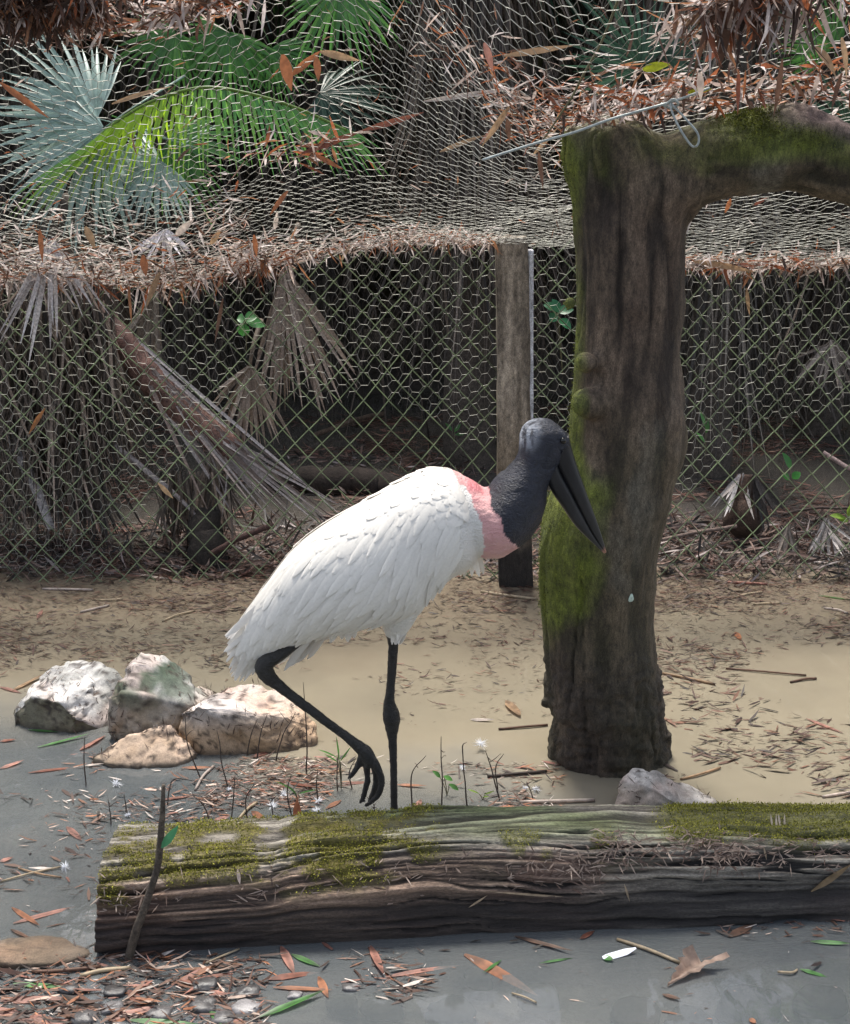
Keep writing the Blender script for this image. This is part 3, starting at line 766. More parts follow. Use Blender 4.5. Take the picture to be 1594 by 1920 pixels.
def feathers(s0, p0, s1, p1, wd, l0, l1, m=7, prof=None, col=(.79, .755, .69)):
    bq = pix(surf(s0, p0)*[1, 0, 1]+[0, BY, 0]); kp = bq[:, 0] < np.interp(bq[:, 1], [870, 885, 905, 940, 980, 1010, 1060], [832, 842, 864, 884, 893, 897, 905])
    s0, p0, s1, p1, wd = s0[kp], p0[kp], s1[kp], p1[kp], wd[kp]
    n = len(s0); prof = np.array([.45, .8, .97, 1, .97, .82, .25]) if prof is None else prof
    rl = rng.uniform(.5, 1.25, n); V = np.zeros((n, m, 3, 3))
    S0 = [s0+(s1-s0)*k/(m-1) for k in range(m)]; P0 = [p0+(p1-p0)*k/(m-1) for k in range(m)]
    pos = [surf(a, b) for a, b in zip(S0, P0)]; nor = [surfn(a, b) for a, b in zip(S0, P0)]
    for k in range(m):
        d = unit(pos[min(k+1, m-1)]-pos[max(k-1, 0)]); b = np.cross(nor[k], d)
        t = k/(m-1); h = (l0+(l1*rl-l0)*t)[:, None]
        w = (wd*prof[k]*.5)[:, None]
        V[:, k, 0] = pos[k]+b*w+nor[k]*(h-.0012); V[:, k, 1] = pos[k]+nor[k]*(h+.0012); V[:, k, 2] = pos[k]-b*w+nor[k]*(h-.0012)
    idx = (np.arange(n)*m*3)[:, None]
    F = np.concatenate([idx+np.array([k*3+s, (k+1)*3+s, (k+1)*3+s+1, k*3+s+1]) for k in range(m-1) for s in (0, 1)])
    c = np.repeat(np.broadcast_to(np.asarray(col), (n, 3))*rng.uniform(.96, 1.03, (n, 1)), m*3, axis=0)
    return V.reshape(-1, 3), [F], c
for sg, nm in ((1, 'wing'), (-1, 'wing')):
    fs = []
    def rowset(srange, prange, ns_, np_, ds, dp, wd, l0, l1, col=(.79, .755, .69)):
        a, b = np.meshgrid(np.linspace(*srange, ns_), np.linspace(*prange, np_), indexing='ij')
        b = b+np.where(np.arange(ns_) % 2, .5, 0)[:, None]*(prange[1]-prange[0])/max(1, np_-1)
        a = a.ravel()+rng.normal(0, .008, a.size); b = b.ravel()+rng.normal(0, .03, b.size)
        n = len(a)
        fs.append(feathers(a, sg*b, a+ds*rng.uniform(.85, 1.15, n), sg*np.minimum(b+dp*rng.uniform(.8, 1.2, n), 2.75), wd*rng.uniform(.8, 1.2, n), l0, l1, col=col))
    # long flank plumes hanging down and back, then coverts above them, shoulder scallops on top
    rowset((.16, .80), (1.35, 1.9), 26, 4, .15, .62, .024, .001, .011)
    rowset((.16, .84), (.95, 1.5), 24, 4, .13, .55, .024, .002, .010)
    rowset((.20, .80), (.55, 1.05), 24, 4, .10, .40, .024, .002, .007)
    rowset((.06, .52), (.35, 1.15), 18, 7, .06, .16, .03, .002, .0055)
    rowset((.05, .40), (.08, .75), 14, 6, .06, .10, .03, .001, .0045)
    # scapulars and tertials running back along the ridge to the tail
    rowset((.36, .74), (.18, .75), 9, 5, .26, .14, .036, -.001, .005, (.77, .73, .66))
    rowset((.62, .80), (.2, 1.6), 7, 8, .20, .10, .022, .000, .005, (.76, .715, .645))
    V_, F_, C_ = join(fs)
    o = build(nm, V_, F_, M['plumage'], stork, C_)
    tag(o, kind='stuff')
# tail and loose plumes below
def plumes(name, lst, wd, colr=(.75, .705, .64), kind='stuff', bnd=.35, fringe=True):
    P0 = np.array([bp(*a[:2], d) for a, b, d in lst]); P1 = np.array([bp(*b[:2], d*.8) for a, b, d in lst])
    D = P1-P0; L = np.linalg.norm(D, axis=1)
    nrm = np.tile([0, -1, .25], (len(lst), 1))+rng.normal(0, .3, (len(lst), 3))
    v, f, c = strips(P0, D, nrm, L, wd, np.array([.5, .8, 1, 1, .95, .75, .15]), rng.normal(0, bnd*.3, len(lst)), 0, -.25, np.asarray(colr)*rng.uniform(.94, 1.03, (len(lst), 1)))
    return tag(build(name, v, f, M['plumage'], stork, c), kind=kind)
tl = []
for k in range(16):
    t = k/15
    tip = np.array([(427, 1196), (426, 1218), (428, 1240), (436, 1258), (446, 1274), (462, 1268), (476, 1256), (488, 1236)])
    tp_ = spline(tip, 16)[k]
    for dy in (-.03, .0, .03):
        st = (530-40*t+35*t*t+random.uniform(-6, 6), 1105+85*t+random.uniform(-5, 5))
        tl.append((st, tuple(tp_+np.array([random.uniform(-3, 3), random.uniform(-4, 4)])), dy*1.1+random.uniform(-.01, .01)))
plumes('tail', tl, .021)
un = [((592, 1180), (533, 1257), -.01), ((600, 1178), (545, 1250), .01), ((606, 1180), (560, 1243), .0), ((615, 1178), (576, 1236), .02), ((640, 1168), (620, 1208), .0), ((648, 1168), (640, 1200), .02), ((655, 1166), (652, 1203), .01), ((630, 1172), (607, 1200), .03), ((662, 1164), (664, 1196), .03),
      ((560, 1200), (516, 1246), .03), ((575, 1196), (524, 1250), .04)]
plumes('vent_plume', un, .02)
br = []
for k in range(60):
    a = random.random(); x0 = 868+random.uniform(-10, 34); y0 = 985+a*55
    br.append(((x0, y0), (x0+random.uniform(-30, 14), min(1082, y0+random.uniform(28, 50))), random.uniform(-.075, .06)))
plumes('breast_plume', br, .014, (.84, .77, .66))
tg = []
for k in range(110):
    t = random.random()
    x0 = 748+random.uniform(-34, 38)*(1-t*.6); y0 = 1128+t*50
    tg.append(((x0, y0), (738+(x0-738)*.35+random.uniform(-5, 5), min(1208, y0+random.uniform(28, 48))), FAR+random.uniform(-.05, .05)*(1-.6*t)))
plumes('thigh_plume', tg, .012)
# ================================================================== fence
FY = on_z(797, 1088).y
def edge_px(px):   # photo row of the fence head / net edge
    return np.interp(px, [-400, 0, 120, 300, 430, 560, 680, 800, 1000, 1080, 1280, 1400, 1594, 2000], [540, 532, 535, 545, 520, 492, 470, 462, 464, 466, 505, 510, 500, 490])
def edge_z(x):
    px_ = PW/2+FPX*x/(FY*math.cos(TILT)+.5*math.sin(TILT))
    py_ = edge_px(px_); a = TILT+np.arctan((py_-PH/2)/FPX)
    return CAMZ-FY*np.tan(a)
XL, XR = -2.35, 2.35
fence = thing('wire_fence', 'chain link fence overlaid with chicken wire around the pool', 'fence', (0, FY, 0))
p = .108; ph = .118
ni = int((XR-XL)/(p/2)); nj = 26
lines = []
for i in range(ni):
    j = np.arange(nj)
    x = XL+(i+(j+i) % 2)*p/2; z = -.03+j*ph/2
    pts = np.stack([x, np.full(nj, FY)+np.where((j+i) % 2, .004, -.004), z], 1)
    pts[:, :] += np.stack([(vnoise(np.stack([x*2.3, z*2.3, 0*x], 1))-.5)*.05, (vnoise(np.stack([x*1.5, z*1.5, 0*x+9], 1))-.5)*.07, (vnoise(np.stack([x*2, z*2, 0*x+5], 1))-.5)*.03], 1)
    lines.append(pts)
Ln = np.array(lines)
ez = edge_z(Ln[..., 0])
seg0, seg1 = Ln[:, :-1].reshape(-1, 3), Ln[:, 1:].reshape(-1, 3)
ok = np.minimum(seg0[:, 2], seg1[:, 2]) < edge_z(seg0[:, 0])-.02
v_, f_, _ = tubes(np.stack([seg0[ok], seg1[ok]], 1), .0024, 5)
tag(build('chain_link', v_, f_, M['pvc'], fence), kind='stuff')
def hexnet(fu, u0, u1, v0, v1, w, rad, keep=None, jit=.003, sd=0):
    """flat-topped hexagons in (u,v); fu maps to world"""
    h = w*.92; cw = w*.75
    nu = int((u1-u0)/cw)+1; nv = int((v1-v0)/h)+1
    r2 = np.random.default_rng(sd)
    # vertices: left point of each cell and the two ends of its top edge
    I, J = np.meshgrid(np.arange(nu), np.arange(nv), indexing='ij')
    cu = u0+I*cw; cv = v0+J*h+(I % 2)*h/2
    def vt(du, dv): return np.stack([cu+du, cv+dv], -1).reshape(-1, 2)
    tl, trr = vt(-w/4, h/2), vt(w/4, h/2); lf, rt = vt(-w/2, 0), vt(w/2, 0)
    E = np.concatenate([np.stack([tl, trr], 1), np.stack([lf, tl], 1), np.stack([trr, rt], 1)])
    tw = np.concatenate([np.full(len(tl), 1.35), np.ones(len(tl)*2)])
    P = fu(E.reshape(-1, 2)[:, 0], E.reshape(-1, 2)[:, 1])
    k = np.round(E.reshape(-1, 2)*1e4)
    P = P+(np.stack([_h(k[:, 0]*.013, k[:, 1]*.017, 1+sd), _h(k[:, 0]*.011, k[:, 1]*.019, 2+sd), _h(k[:, 0]*.017, k[:, 1]*.013, 3+sd)], 1)-.5)*2*jit
    P = P.reshape(-1, 2, 3)
    if keep is not None:
        m = keep(P.mean(1)); P = P[m]; tw = tw[m]
    return tubes(P, np.stack([tw, tw], 1)*rad, 3)
def ffun(u, v):
    return np.stack([u+(vnoise(np.stack([u*2, v*2, 0*u+40], 1))-.5)*.04, FY+.02+(vnoise(np.stack([u*3, v*3, 0*u+20], 1))-.5)*.05, v+(vnoise(np.stack([u*2, v*2, 0*u+60], 1))-.5)*.05], 1)
def keephex(P):
    lowlim = np.interp(P[:, 0], [-2.4, -1.35, -1.1, -.7, -.2, .2, .95, 1.3, 1.5, 2.4], [-.05, -.05, .35, .75, .78, .62, .3, .62, .7, .75])
    return (P[:, 2] > lowlim+.12*(vnoise(P*5)-.5)) & (P[:, 2] < edge_z(P[:, 0])+.0)
v_, f_, _ = hexnet(ffun, XL, XR, -.03, 1.5, .052, .00062, keephex, .0035, 1)
tag(build('chicken_wire', v_, f_, M['galv'], fence), kind='stuff')

# wooden post with a pale batten
PYc = on_z(970, 1101).y
a0, a1 = on_y(930, 462, PYc), on_y(990, 462, PYc); b0, b1 = on_y(938, 1101, PYc), on_y(1001, 1101, PYc)
post = thing('fence_post', 'square grey wooden fence post with pale batten, behind the head of the stork', 'post', (float((b0.x+b1.x)/2), PYc+.05, 0))
def slab(x0b, x1b, x0t, x1t, y0, y1, zb, zt, nz=60, nx=10, ny=6, seed=0, amp=.006):
    """upright timber, sides divided and worn"""
    per = [(u, 0) for u in np.linspace(0, 1, nx)[:-1]]+[(1, u) for u in np.linspace(0, 1, ny)[:-1]]+[(1-u, 1) for u in np.linspace(0, 1, nx)[:-1]]+[(0, 1-u) for u in np.linspace(0, 1, ny)[:-1]]
    k = len(per); V = []
    for z in np.linspace(0, 1, nz):
        for (u, w) in per: V.append([(x0b+(x0t-x0b)*z)*(1-u)+(x1b+(x1t-x1b)*z)*u, y0+(y1-y0)*w, zb+(zt-zb)*z])
    V = np.array(V); c = V.mean(0)
    nn = unit((V-c)*np.array([1, 1, 0]))
    d = (fbm(V*np.array([40, 40, 4])+seed, 3)-.5)*amp*2+(fbm(V*8+seed, 2)-.5)*amp*2
    V += nn*d[:, None]
    F = [np.array([[a*k+b, a*k+(b+1) % k, (a+1)*k+(b+1) % k, (a+1)*k+b] for a in range(nz-1) for b in range(k)]), np.arange(k)[None, ::-1], ((nz-1)*k+np.arange(k))[None]]
    return V, F
zt = a0.z+.03
V, F = slab(b0.x, b1.x, a0.x, a1.x, PYc, PYc+.10, -.1, zt, 90, 14, 8, 3, .005)
g = fbm(V*np.array([50, 50, 5]), 4)
c = mixc((.13, .105, .08), (.36, .30, .235), sstep(.3, .7, g)); c = mixc(c, (.17, .125, .08), .7*sstep(.85, .45, V[:, 2])*sstep(.4, .6, fbm(V*9, 3)+.1))
c = mixc(c, (.013, .010, .009), .95*sstep(.30, .16, V[:, 2]+.05*g))
build('timber', V, F, M['trunk'], post, c)
t0, t1 = on_y(991, 470, PYc), on_y(1001, 470, PYc); q0, q1 = on_y(995, 790, PYc), on_y(1004, 790, PYc)
V, F = slab(q0.x, q1.x, t0.x, t1.x, PYc+.005, PYc+.06, q0.z-.35, t0.z, 50, 5, 5, 8, .0025)
o = build('batten', V, F, M['trunk'], post, mixc((.42, .42, .45), (.66, .66, .70), fbm(V*np.array([40, 40, 6]), 3))); o['label'] = 'narrow pale weathered batten'

# ================================================================== overhead net
def net_z(x, y):
    ze = edge_z(x)
    t = FY-y
    zl = ze+np.interp(t, [-.02, 0, .25, .5, .95, 1.45, 1.9, 2.4], [-.01, 0, .12, .28, .60, .98, 1.30, 1.6])
    wire = 1.83+.115*(x-.27)                            # height where the net rests on the trunk and limb
    tw = FY-(3.42+.0*x)
    tr_ = np.clip(t/tw, 0, None)
    zr = np.where(tr_ <= 1, ze+.0+(wire-ze)*np.interp(tr_, [0, .12, .3, 1], [0, .10, .27, 1]), wire+(t-tw)*.62)
    w = sstep(-.35, .38, x)
    z = zl*(1-w)+zr*w
    return z
def net_pt(u, v):
    x = u; y = FY-v*.84+.02*(vnoise(np.stack([u*3, v*3, 0*u], 1))-.5)
    z = net_z(x, y)+(fbm(np.stack([x*2.2, y*2.2, 0*x+3], 1), 3)-.5)*.09*np.clip(v*3, .15, 1)
    return np.stack([x+(vnoise(np.stack([u*1.7, v*1.7, 0*u+8], 1))-.5)*.05, y, z], 1)
net = thing('overhead_net', 'sagging chicken wire net hung over the pool, strewn with dry leaves', 'net', (0, FY, 1.3))
v_, f_, _ = hexnet(net_pt, -2.3, 2.1, 0, 2.75, .044, .00086, None, .004, 2)
tag(build('wire_mesh', v_, f_, M['galv'], net), kind='stuff')
def lap(u, v): return net_pt(u+.017, v)+np.array([0, -.005, .012])*(1+np.sin(u*7)[:, None])
v_, f_, _ = hexnet(lap, -2.3, 2.1, 0, .62, .044, .0008, None, .003, 3)
tag(build('overlap_strip', v_, f_, M['galv'], net), kind='stuff')
# support wire and its loop
wz = lambda px_, py_, dy=0: np.array(on_y(px_, py_, 3.335+dy))
v1, f1, _ = stick([wz(905, 300, .05), wz(1000, 270, .03), wz(1080, 247), wz(1150, 222), wz(1262, 190), wz(1330, 165, .04)], .0032, 40, 8)
v2, f2, _ = stick([wz(1255, 190), wz(1262, 215, -.02), wz(1280, 250, -.03), wz(1298, 274, -.03), wz(1309, 270, -.03), wz(1308, 250, -.03), wz(1285, 222, -.02), wz(1258, 194, 0)], .0028, 50, 8)
v3, f3, _ = stick([wz(1245, 200), wz(1262, 186, -.012), wz(1272, 196, -.01), wz(1256, 202, .01), wz(1240, 194)], .003, 24, 8)
V_, F_, _ = join([(v1, f1, None), (v2, f2, None), (v3, f3, None)])
M['cable'] = solid('grey_cable', (.33, .37, .36), .5, .2, 60, .25, 0)
tag(build('support_wire', V_, F_, M['cable'], None, origin=wz(1150, 222)), 'thick grey wire with a hanging loop tied across the top of the trunk', 'wire')
# long thin vine crossing the net
wv = lambda px_, py_, y: np.array(on_y(px_, py_, y))
v_, f_, _ = stick([wv(1162, -10, 3.2), wv(1130, 70, 3.25), wv(1090, 150, 3.28), wv(1050, 215, 3.32), wv(1018, 262, 3.38)], [.0035, .003, .003, .0025, .002], 30, 6, .006)
M['vine'] = solid('olive_vine', (.11, .10, .05), .7)
tag(build('vine_stem', v_, f_, M['vine'], None, origin=wv(1090, 150, 3.28)), 'long thin olive vine stem slanting down across the net to the trunk top', 'vine')

# dry leaves lying on the net
def leafcols(n, r2, pale=.35, orange=.35):
    pal = np.array([[.30, .10, .045], [.36, .17, .085], [.15, .08, .055], [.66, .58, .55], [.50, .40, .35], [.08, .05, .04]])
    w = np.array([orange*.6, orange*.4, (1-pale-orange)*.6, pale*.55, pale*.45, (1-pale-orange)*.4])
    return pal[r2.choice(6, n, p=w/w.sum())]*r2.uniform(.75, 1.2, (n, 1))
def net_normal(u, v):
    e = .02; a = net_pt(u+e, v)-net_pt(u-e, v); b = net_pt(u, v+e)-net_pt(u, v-e)
    n = unit(np.cross(b, a)); return n*np.sign(n[:, 2:3])
def on_net(u, v, lift=.006): return net_pt(u, v)+net_normal(u, v)*lift
def scatter_net(n, usamp, vsamp, lmin, lmax, wmin, wmax, pale, orange, hang=0.0, seed=5, up=.006):
    r2 = np.random.default_rng(seed); u, v = usamp(r2, n), vsamp(r2, n)
    P = on_net(u, v, up+0*n); N = net_normal(u, v)
    D = unit(np.stack([r2.normal(0, 1, n), r2.normal(0, .8, n), r2.normal(0, .15, n)], 1)); D = unit(D-N*(D*N).sum(1, keepdims=True))
    D[:, 2] += np.where(r2.random(n) < hang, -r2.uniform(.5, 3, n), 0)
    N = unit(N+r2.normal(0, .35, (n, 3)))
    return strips(P, D, N, r2.uniform(lmin, lmax, n), r2.uniform(wmin, wmax, n), LEAF4, r2.normal(0, .7, n), r2.normal(0, .8, n), .15, leafcols(n, r2, pale, orange))
U = lambda a, b: (lambda r2, n: r2.uniform(a, b, n))
Nm = lambda m_, s_: (lambda r2, n: np.abs(r2.normal(m_, s_, n)))
wirev = lambda r2, n: (FY-3.42)/.84+r2.normal(.0, .10, n)
def clump(cu, cv, su, sv): return (lambda r2, n: r2.normal(cu, su, n)), (lambda r2, n: np.clip(r2.normal(cv, sv, n), 0, 2.8))
sets = [
    scatter_net(1900, U(-2.2, -.6), Nm(.0, .30), .03, .11, .003, .011, .5, .16, .08, 1),
    scatter_net(380, U(-2.2, -.5), Nm(.0, .05), .05, .16, .004, .012, .4, .3, .5, 21),
    scatter_net(1000, U(-.75, .25), Nm(.0, .14), .03, .09, .003, .010, .65, .18, .06, 2),
    scatter_net(1100, U(.7, 2.1), Nm(.02, .10), .03, .11, .004, .013, .5, .32, .10, 3),
    scatter_net(900, U(-2.2, 2.0), U(.0, 2.6), .02, .07, .002, .006, .4, .3, .1, 4),
    scatter_net(430, lambda r2, n: r2.normal(.42, .14, n), wirev, .03, .09, .003, .010, .48, .26, .06, 6),
    scatter_net(520, U(.5, 1.3), lambda r2, n: (FY-3.42)/.84+r2.normal(-.06, .09, n), .03, .10, .005, .014, .5, .32, .1, 7),
    scatter_net(220, lambda r2, n: r2.normal(.2, .14, n), lambda r2, n: (FY-3.42)/.84+r2.normal(-.15, .12, n), .03, .12, .003, .008, .35, .4, .05, 8),
]
def net_hit(px_, py_):
    ys = np.linspace(FY+.0, 2.75, 300)
    d = ray(px_, py_); t = ys/d.y
    P = np.stack([d.x*t, ys, CAMZ+d.z*t], 1)
    v = (FY-ys)/.84
    zz = net_pt(P[:, 0], v)[:, 2]
    s = P[:, 2]-zz; i = np.where(np.sign(s[:-1]) != np.sign(s[1:]))[0]
    return P[i[-1]] if len(i) else P[np.abs(s).argmin()]
def clump_px(px_, py_, su, sv, n, pale, orange, hang, seed, l0=.03, l1=.11, up=.006):
    h = net_hit(px_, py_); cu_, cv_ = clump(h[0], (FY-h[1])/.84, su, sv)
    sets.append(scatter_net(n, cu_, cv_, l0, l1, .004, .014, pale, orange, hang, seed, up))
clump_px(45, 20, .10, .035, 800, .12, .08, .30, 9)  # darker leaf mix paints in the shade of this clump
clump_px(110, 6, .10, .03, 380, .15, .2, .2, 10)
clump_px(330, 22, .13, .03, 300, .45, .25, .1, 11)
clump_px(1420, -8, .09, .03, 230, .3, .08, .6, 12, .05, .17)
clump_px(1340, 20, .05, .04, 110, .35, .15, .5, 13, .05, .16)
clump_px(560, 275, .10, .05, 60, .5, .3, .1, 14, .03, .12)
V_, F_, C_ = join(sets)
tag(build('leaf_litter', V_, F_, M['dry'], None, C_, origin=(0, FY, 1.4)), 'drifts of dry brown and orange leaves lying on the wire net', 'leaf litter', kind='stuff')
# ================================================================== palms behind the fence
def fan(nb, spread, L, wd, seed, droop=.5, fuse=.35, cols=((.05, .09, .05), (.09, .15, .08)), fold=.35, ragged=.12, m=7):
    """palmate blades from the origin: middle blade along +X, face +Z"""
    r2 = np.random.default_rng(seed)
    a = np.linspace(-spread, spread, nb)+r2.normal(0, spread/nb*.25, nb)
    D = np.stack([np.cos(a), np.sin(a), .12*np.cos(a*2)], 1)
    Ls = L*(.72+.28*np.cos(a*.8))*(1+r2.normal(0, ragged, nb))
    gap = 2*spread/nb
    prof = []
    for k in range(m):
        t = k/(m-1)
        prof.append(min(1, .12+gap*L*t*1.05/wd) if t < fuse else max(.05, (1-(t-fuse)/(1-fuse))**.75))
    N = np.tile([0., 0, 1], (nb, 1))+np.stack([0*a, 0*a, 0*a], 1)
    c = mixc(cols[0], cols[1], r2.random(nb))
    return strips(D*.01, D, N, Ls, wd, np.array(prof), droop*(1+r2.normal(0, .35, nb)), r2.normal(0, .25, nb), fold, c)
def frame(d, nrm):
    d = Vector(d).normalized(); n = Vector(nrm); n = (n-d*n.dot(d)).normalized(); y = n.cross(d)
    return Matrix((d, y, n)).transposed()
def petiole(L, r=.006): return tubes(np.array([[[0, 0, 0], [-L*.3, 0, -.02*L], [-L, 0, -.18*L]]]), np.array([[r*.7, r, r*1.4]]), 6, True)
GREENS = dict(glauc=((.26, .37, .32), (.42, .54, .49)), bright=((.10, .26, .02), (.20, .40, .04)), mid=((.05, .17, .04), (.14, .32, .08)), dark=((.02, .055, .035), (.05, .11, .07)))
FM = {}
for nm, dr in (('glauc', .55), ('bright', .9), ('mid', .7), ('dark', .6)):
    for k in range(2):
        v, f, c = fan(36, 1.75, .8, .042, 40+k+len(FM)*3, dr, .42, GREENS[nm])
        pv, pf, pc = petiole(.7)
        V_, F_, C_ = join([(v, f, c), (pv, pf, np.tile(np.mean(GREENS[nm], 0), (len(pv), 1)))])
        FM[nm, k] = mesh('frond', V_, F_, C_, True, M['green'])
def frond(parent, P, d, nrm, kind, size=1.0, k=0):
    mw = Matrix.Translation(Vector(P)-wloc(parent)) @ frame(d, nrm).to_4x4() @ Matrix.Scale(size, 4)
    o = place('frond', FM[kind, k % 2], parent); o.matrix_local = mw
    return o
def skirt(cx, cy, z0, z1, n, r0, ln, seed, tone=(.10, .08, .065), lean=.18):
    r2 = np.random.default_rng(seed)
    a = r2.uniform(0, 2*np.pi, n); z = r2.uniform(z0, z1, n); r = r0*(.7+.6*r2.random(n))
    P = np.stack([cx+r*np.cos(a), cy+r*np.sin(a), z], 1)
    D = np.stack([lean*np.cos(a)+r2.normal(0, .12, n), lean*np.sin(a)+r2.normal(0, .12, n), -np.ones(n)], 1)
    N = np.stack([np.cos(a), np.sin(a), 0*a], 1)+r2.normal(0, .4, (n, 3))
    c = np.asarray(tone)*(r2.uniform(.3, 1.3, (n, 1))+2.4*r2.random((n, 1))**7)
    L = np.minimum(r2.uniform(.45, 1.2, n)*ln, z-.01)
    return strips(P, D, N, L, r2.uniform(.006, .018, n), BLADE, r2.normal(0, .25, n), r2.normal(0, .8, n), .3, c)
def palm(label, x, y, h, kinds, nfr, seed, sk=(0, 0), skn=0, tr=.09, crown_r=.95, tone=(.10, .08, .065)):
    r2 = random.Random(seed)
    t = thing('fan_palm', label, 'palm tree', (x, y, 0))
    lean = r2.uniform(-.12, .12)
    v, f, _ = stick([(x, y, -.2), (x+lean*.4, y, h*.4), (x+lean, y, h)], [tr*1.15, tr, tr*.9], 40, 14, .05, seed)
    build('trunk', v, f, M['stem'], t, mixc((.05, .04, .032), (.13, .105, .085), fbm(v*np.array([6, 6, 25]), 3)))
    if skn:
        v, f, c = skirt(x+lean*.5, y, sk[0], sk[1], skn, tr*1.6, 1.0, seed, tone)
        tag(build('dead_leaf_skirt', v, f, M['thatch'], t, c), kind='stuff')
    for k in range(nfr):
        a = k*2.4+r2.uniform(-.3, .3); el = R(70-78*((k+.5)/nfr)+r2.uniform(-8, 8))
        d = Vector((math.cos(a)*math.cos(el), math.sin(a)*math.cos(el), math.sin(el)))
        P = Vector((x+lean, y, h))+d*crown_r*.62
        frond(t, P, d+Vector((0, 0, -.25)), (0, 0, 1) if abs(d.z) < .9 else (1, 0, 0), kinds[k % len(kinds)], r2.uniform(.95, 1.3)*crown_r, k)
    return t
def Y(px_, Yd): return on_y(px_, 700, Yd).x
pA = palm('low fan palm with big blue-green and bright lime fronds behind the net', Y(150, 6.3), 6.3, 1.45, ['dark'], 0, 3, (.5, 1.45), 160, .08)
pB = palm('fan palm cloaked in grey hanging dead leaves, directly behind the fence post', Y(880, 6.9), 6.9, 3.5, ['dark', 'mid'], 0, 5, (1.2, 3.4), 950, .13)
pC = palm('fan palm with dark fronds behind the standing tree trunk', Y(1215, 7.4), 7.4, 3.4, ['dark', 'mid'], 0, 8, (.8, 3.3), 500, .1)
pD = palm('fan palm with stout dead-leaf trunk seen through the fence under the arching limb', Y(1335, 6.7), 6.7, 3.4, ['mid', 'dark'], 0, 11, (.7, 3.3), 420, .11, tone=(.10, .085, .07))
pE = palm('fan palm in deep shade behind the lime frond', Y(360, 8.5), 8.5, 3.0, ['mid', 'dark'], 9, 14, (.5, 3.3), 500, .11)
pF = palm('fan palm in deep shade behind the hanging dead fans', Y(610, 8.8), 8.8, 3.0, ['dark', 'mid'], 13, 17, (.4, 3.3), 600, .11)
pG = palm('fan palm in shade behind the heap of fallen fronds', Y(1540, 7.6), 7.6, 3.2, ['mid', 'dark'], 4, 20, (.5, 3.3), 500, .11)
pH = palm('fan palm in shade behind the thatch of dead leaves', Y(40, 8.3), 8.3, 3.0, ['dark', 'mid'], 6, 23, (.5, 3.3), 500, .11)
for i, (x, y) in enumerate(((-3.6, 8.2), (-2.6, 9.6), (-1.2, 9.9), (.1, 9.2), (1.2, 9.8), (2.4, 9.3), (3.6, 8.4), (3.3, 7.0), (-3.5, 6.9))):
    t = palm('dim fan palm standing far back in the shaded thicket', x, y, 2.9+.15*(i % 3), ['dark', 'mid'], 11, 31+i, (.3, 3.3), 420, .12, 1.15)
    t['group'] = 'palms far back in the thicket'
def fr(parent, hx, hy, tx, ty, Yd, kind, size, nrm=(0, -1, .3), k=0, dY=-.1):
    a = on_y(hx, hy, Yd); b = on_y(tx, ty, Yd+dY)
    return frond(parent, a, b-a, nrm, kind, size*(b-a).length/.8, k)
fr(pA, 182, 222, -10, 175, 5.9, 'glauc', 1.15, (.1, -1, .35))
fr(pA, 195, 240, 60, 345, 5.8, 'glauc', 1.25, (.1, -.9, .5), 1)
fr(pA, 165, 268, -20, 330, 5.9, 'glauc', 1.05, (.1, -.8, .75), 1)
fr(pA, 300, 300, 170, 400, 5.8, 'glauc', .9, (.0, -.9, .6), 0)
fr(pA, 320, 260, 470, 330, 6.3, 'mid', .9, (.0, -1, .5), 1)
fr(pE, 430, 60, 380, 200, 6.9, 'mid', 1.0, (0, -1, .2), 0)
fr(pE, 330, 60, 250, 170, 6.9, 'mid', 1.0, (.1, -1, .2), 1)
fr(pF, 640, -30, 640, 110, 6.3, 'mid', 1.15, (0, -1, .3), 1)
fr(pF, 600, 175, 740, 215, 6.9, 'dark', 1.0, (0, -.8, .6), 0)
fr(pF, 510, 90, 560, 200, 7.0, 'mid', .9, (0, -1, .2), 0)
fr(pC, 1200, 125, 1140, 20, 6.3, 'dark', 1.2, (0, -1, .2), 0)
fr(pC, 1240, 105, 1330, 60, 6.4, 'dark', 1.0, (0, -1, .3), 1)
fr(pG, 1560, 90, 1500, -10, 6.5, 'mid', 1.0, (0, -1, .3), 1)
fr(pG, 1590, 240, 1560, 130, 6.6, 'dark', 1.0, (0, -1, .3), 0)
# the lime frond: blades hanging from a long arching rib
rib = spline([on_y(165, 275, 5.75), on_y(220, 228, 5.75), on_y(290, 188, 5.75), on_y(380, 164, 5.75), on_y(470, 176, 5.75), on_y(560, 204, 5.75), on_y(650, 245, 5.75)], 64)
P, D, L, Cc = [], [], [], []
for k in range(0, 64):
    t = k/63
    for s_ in ((-1, 1) if k % 2 else (-1,)):
        ang = -2.6+2.25*t+s_*.2+random.uniform(-.06, .06)
        dirv = np.array([math.cos(ang)*.9, -.35 if s_ < 0 else .5, math.sin(ang)-.15])
        P.append(rib[k]); D.append(dirv); L.append((.48-.22*t)*(1.0 if s_ < 0 else .8)*random.uniform(.85, 1.1))
        warm = math.exp(-((t-.25)/.2)**2)
        Cc.append(mixc((.10, .30, .09), (.36, .55, .03), np.array(np.clip(warm+.25*random.random(), 0, 1))))
v1, f1, c1 = strips(P, D, np.tile([0, -1, .5], (len(P), 1)), L, .015, np.array([.7, 1, .95, .7, .5, .3, .06]), rng.normal(.55, .25, len(P)), 0, .3, np.array(Cc))
v2, f2, _ = tubes(rib[None], .007, 6, True)
V_, F_, C_ = join([(v1, f1, c1), (v2, f2, np.tile((.16, .26, .05), (len(v2), 1)))])
o = build('frond', V_, F_, M['green'], pA, C_); o['label'] = 'bright lime arching frond'

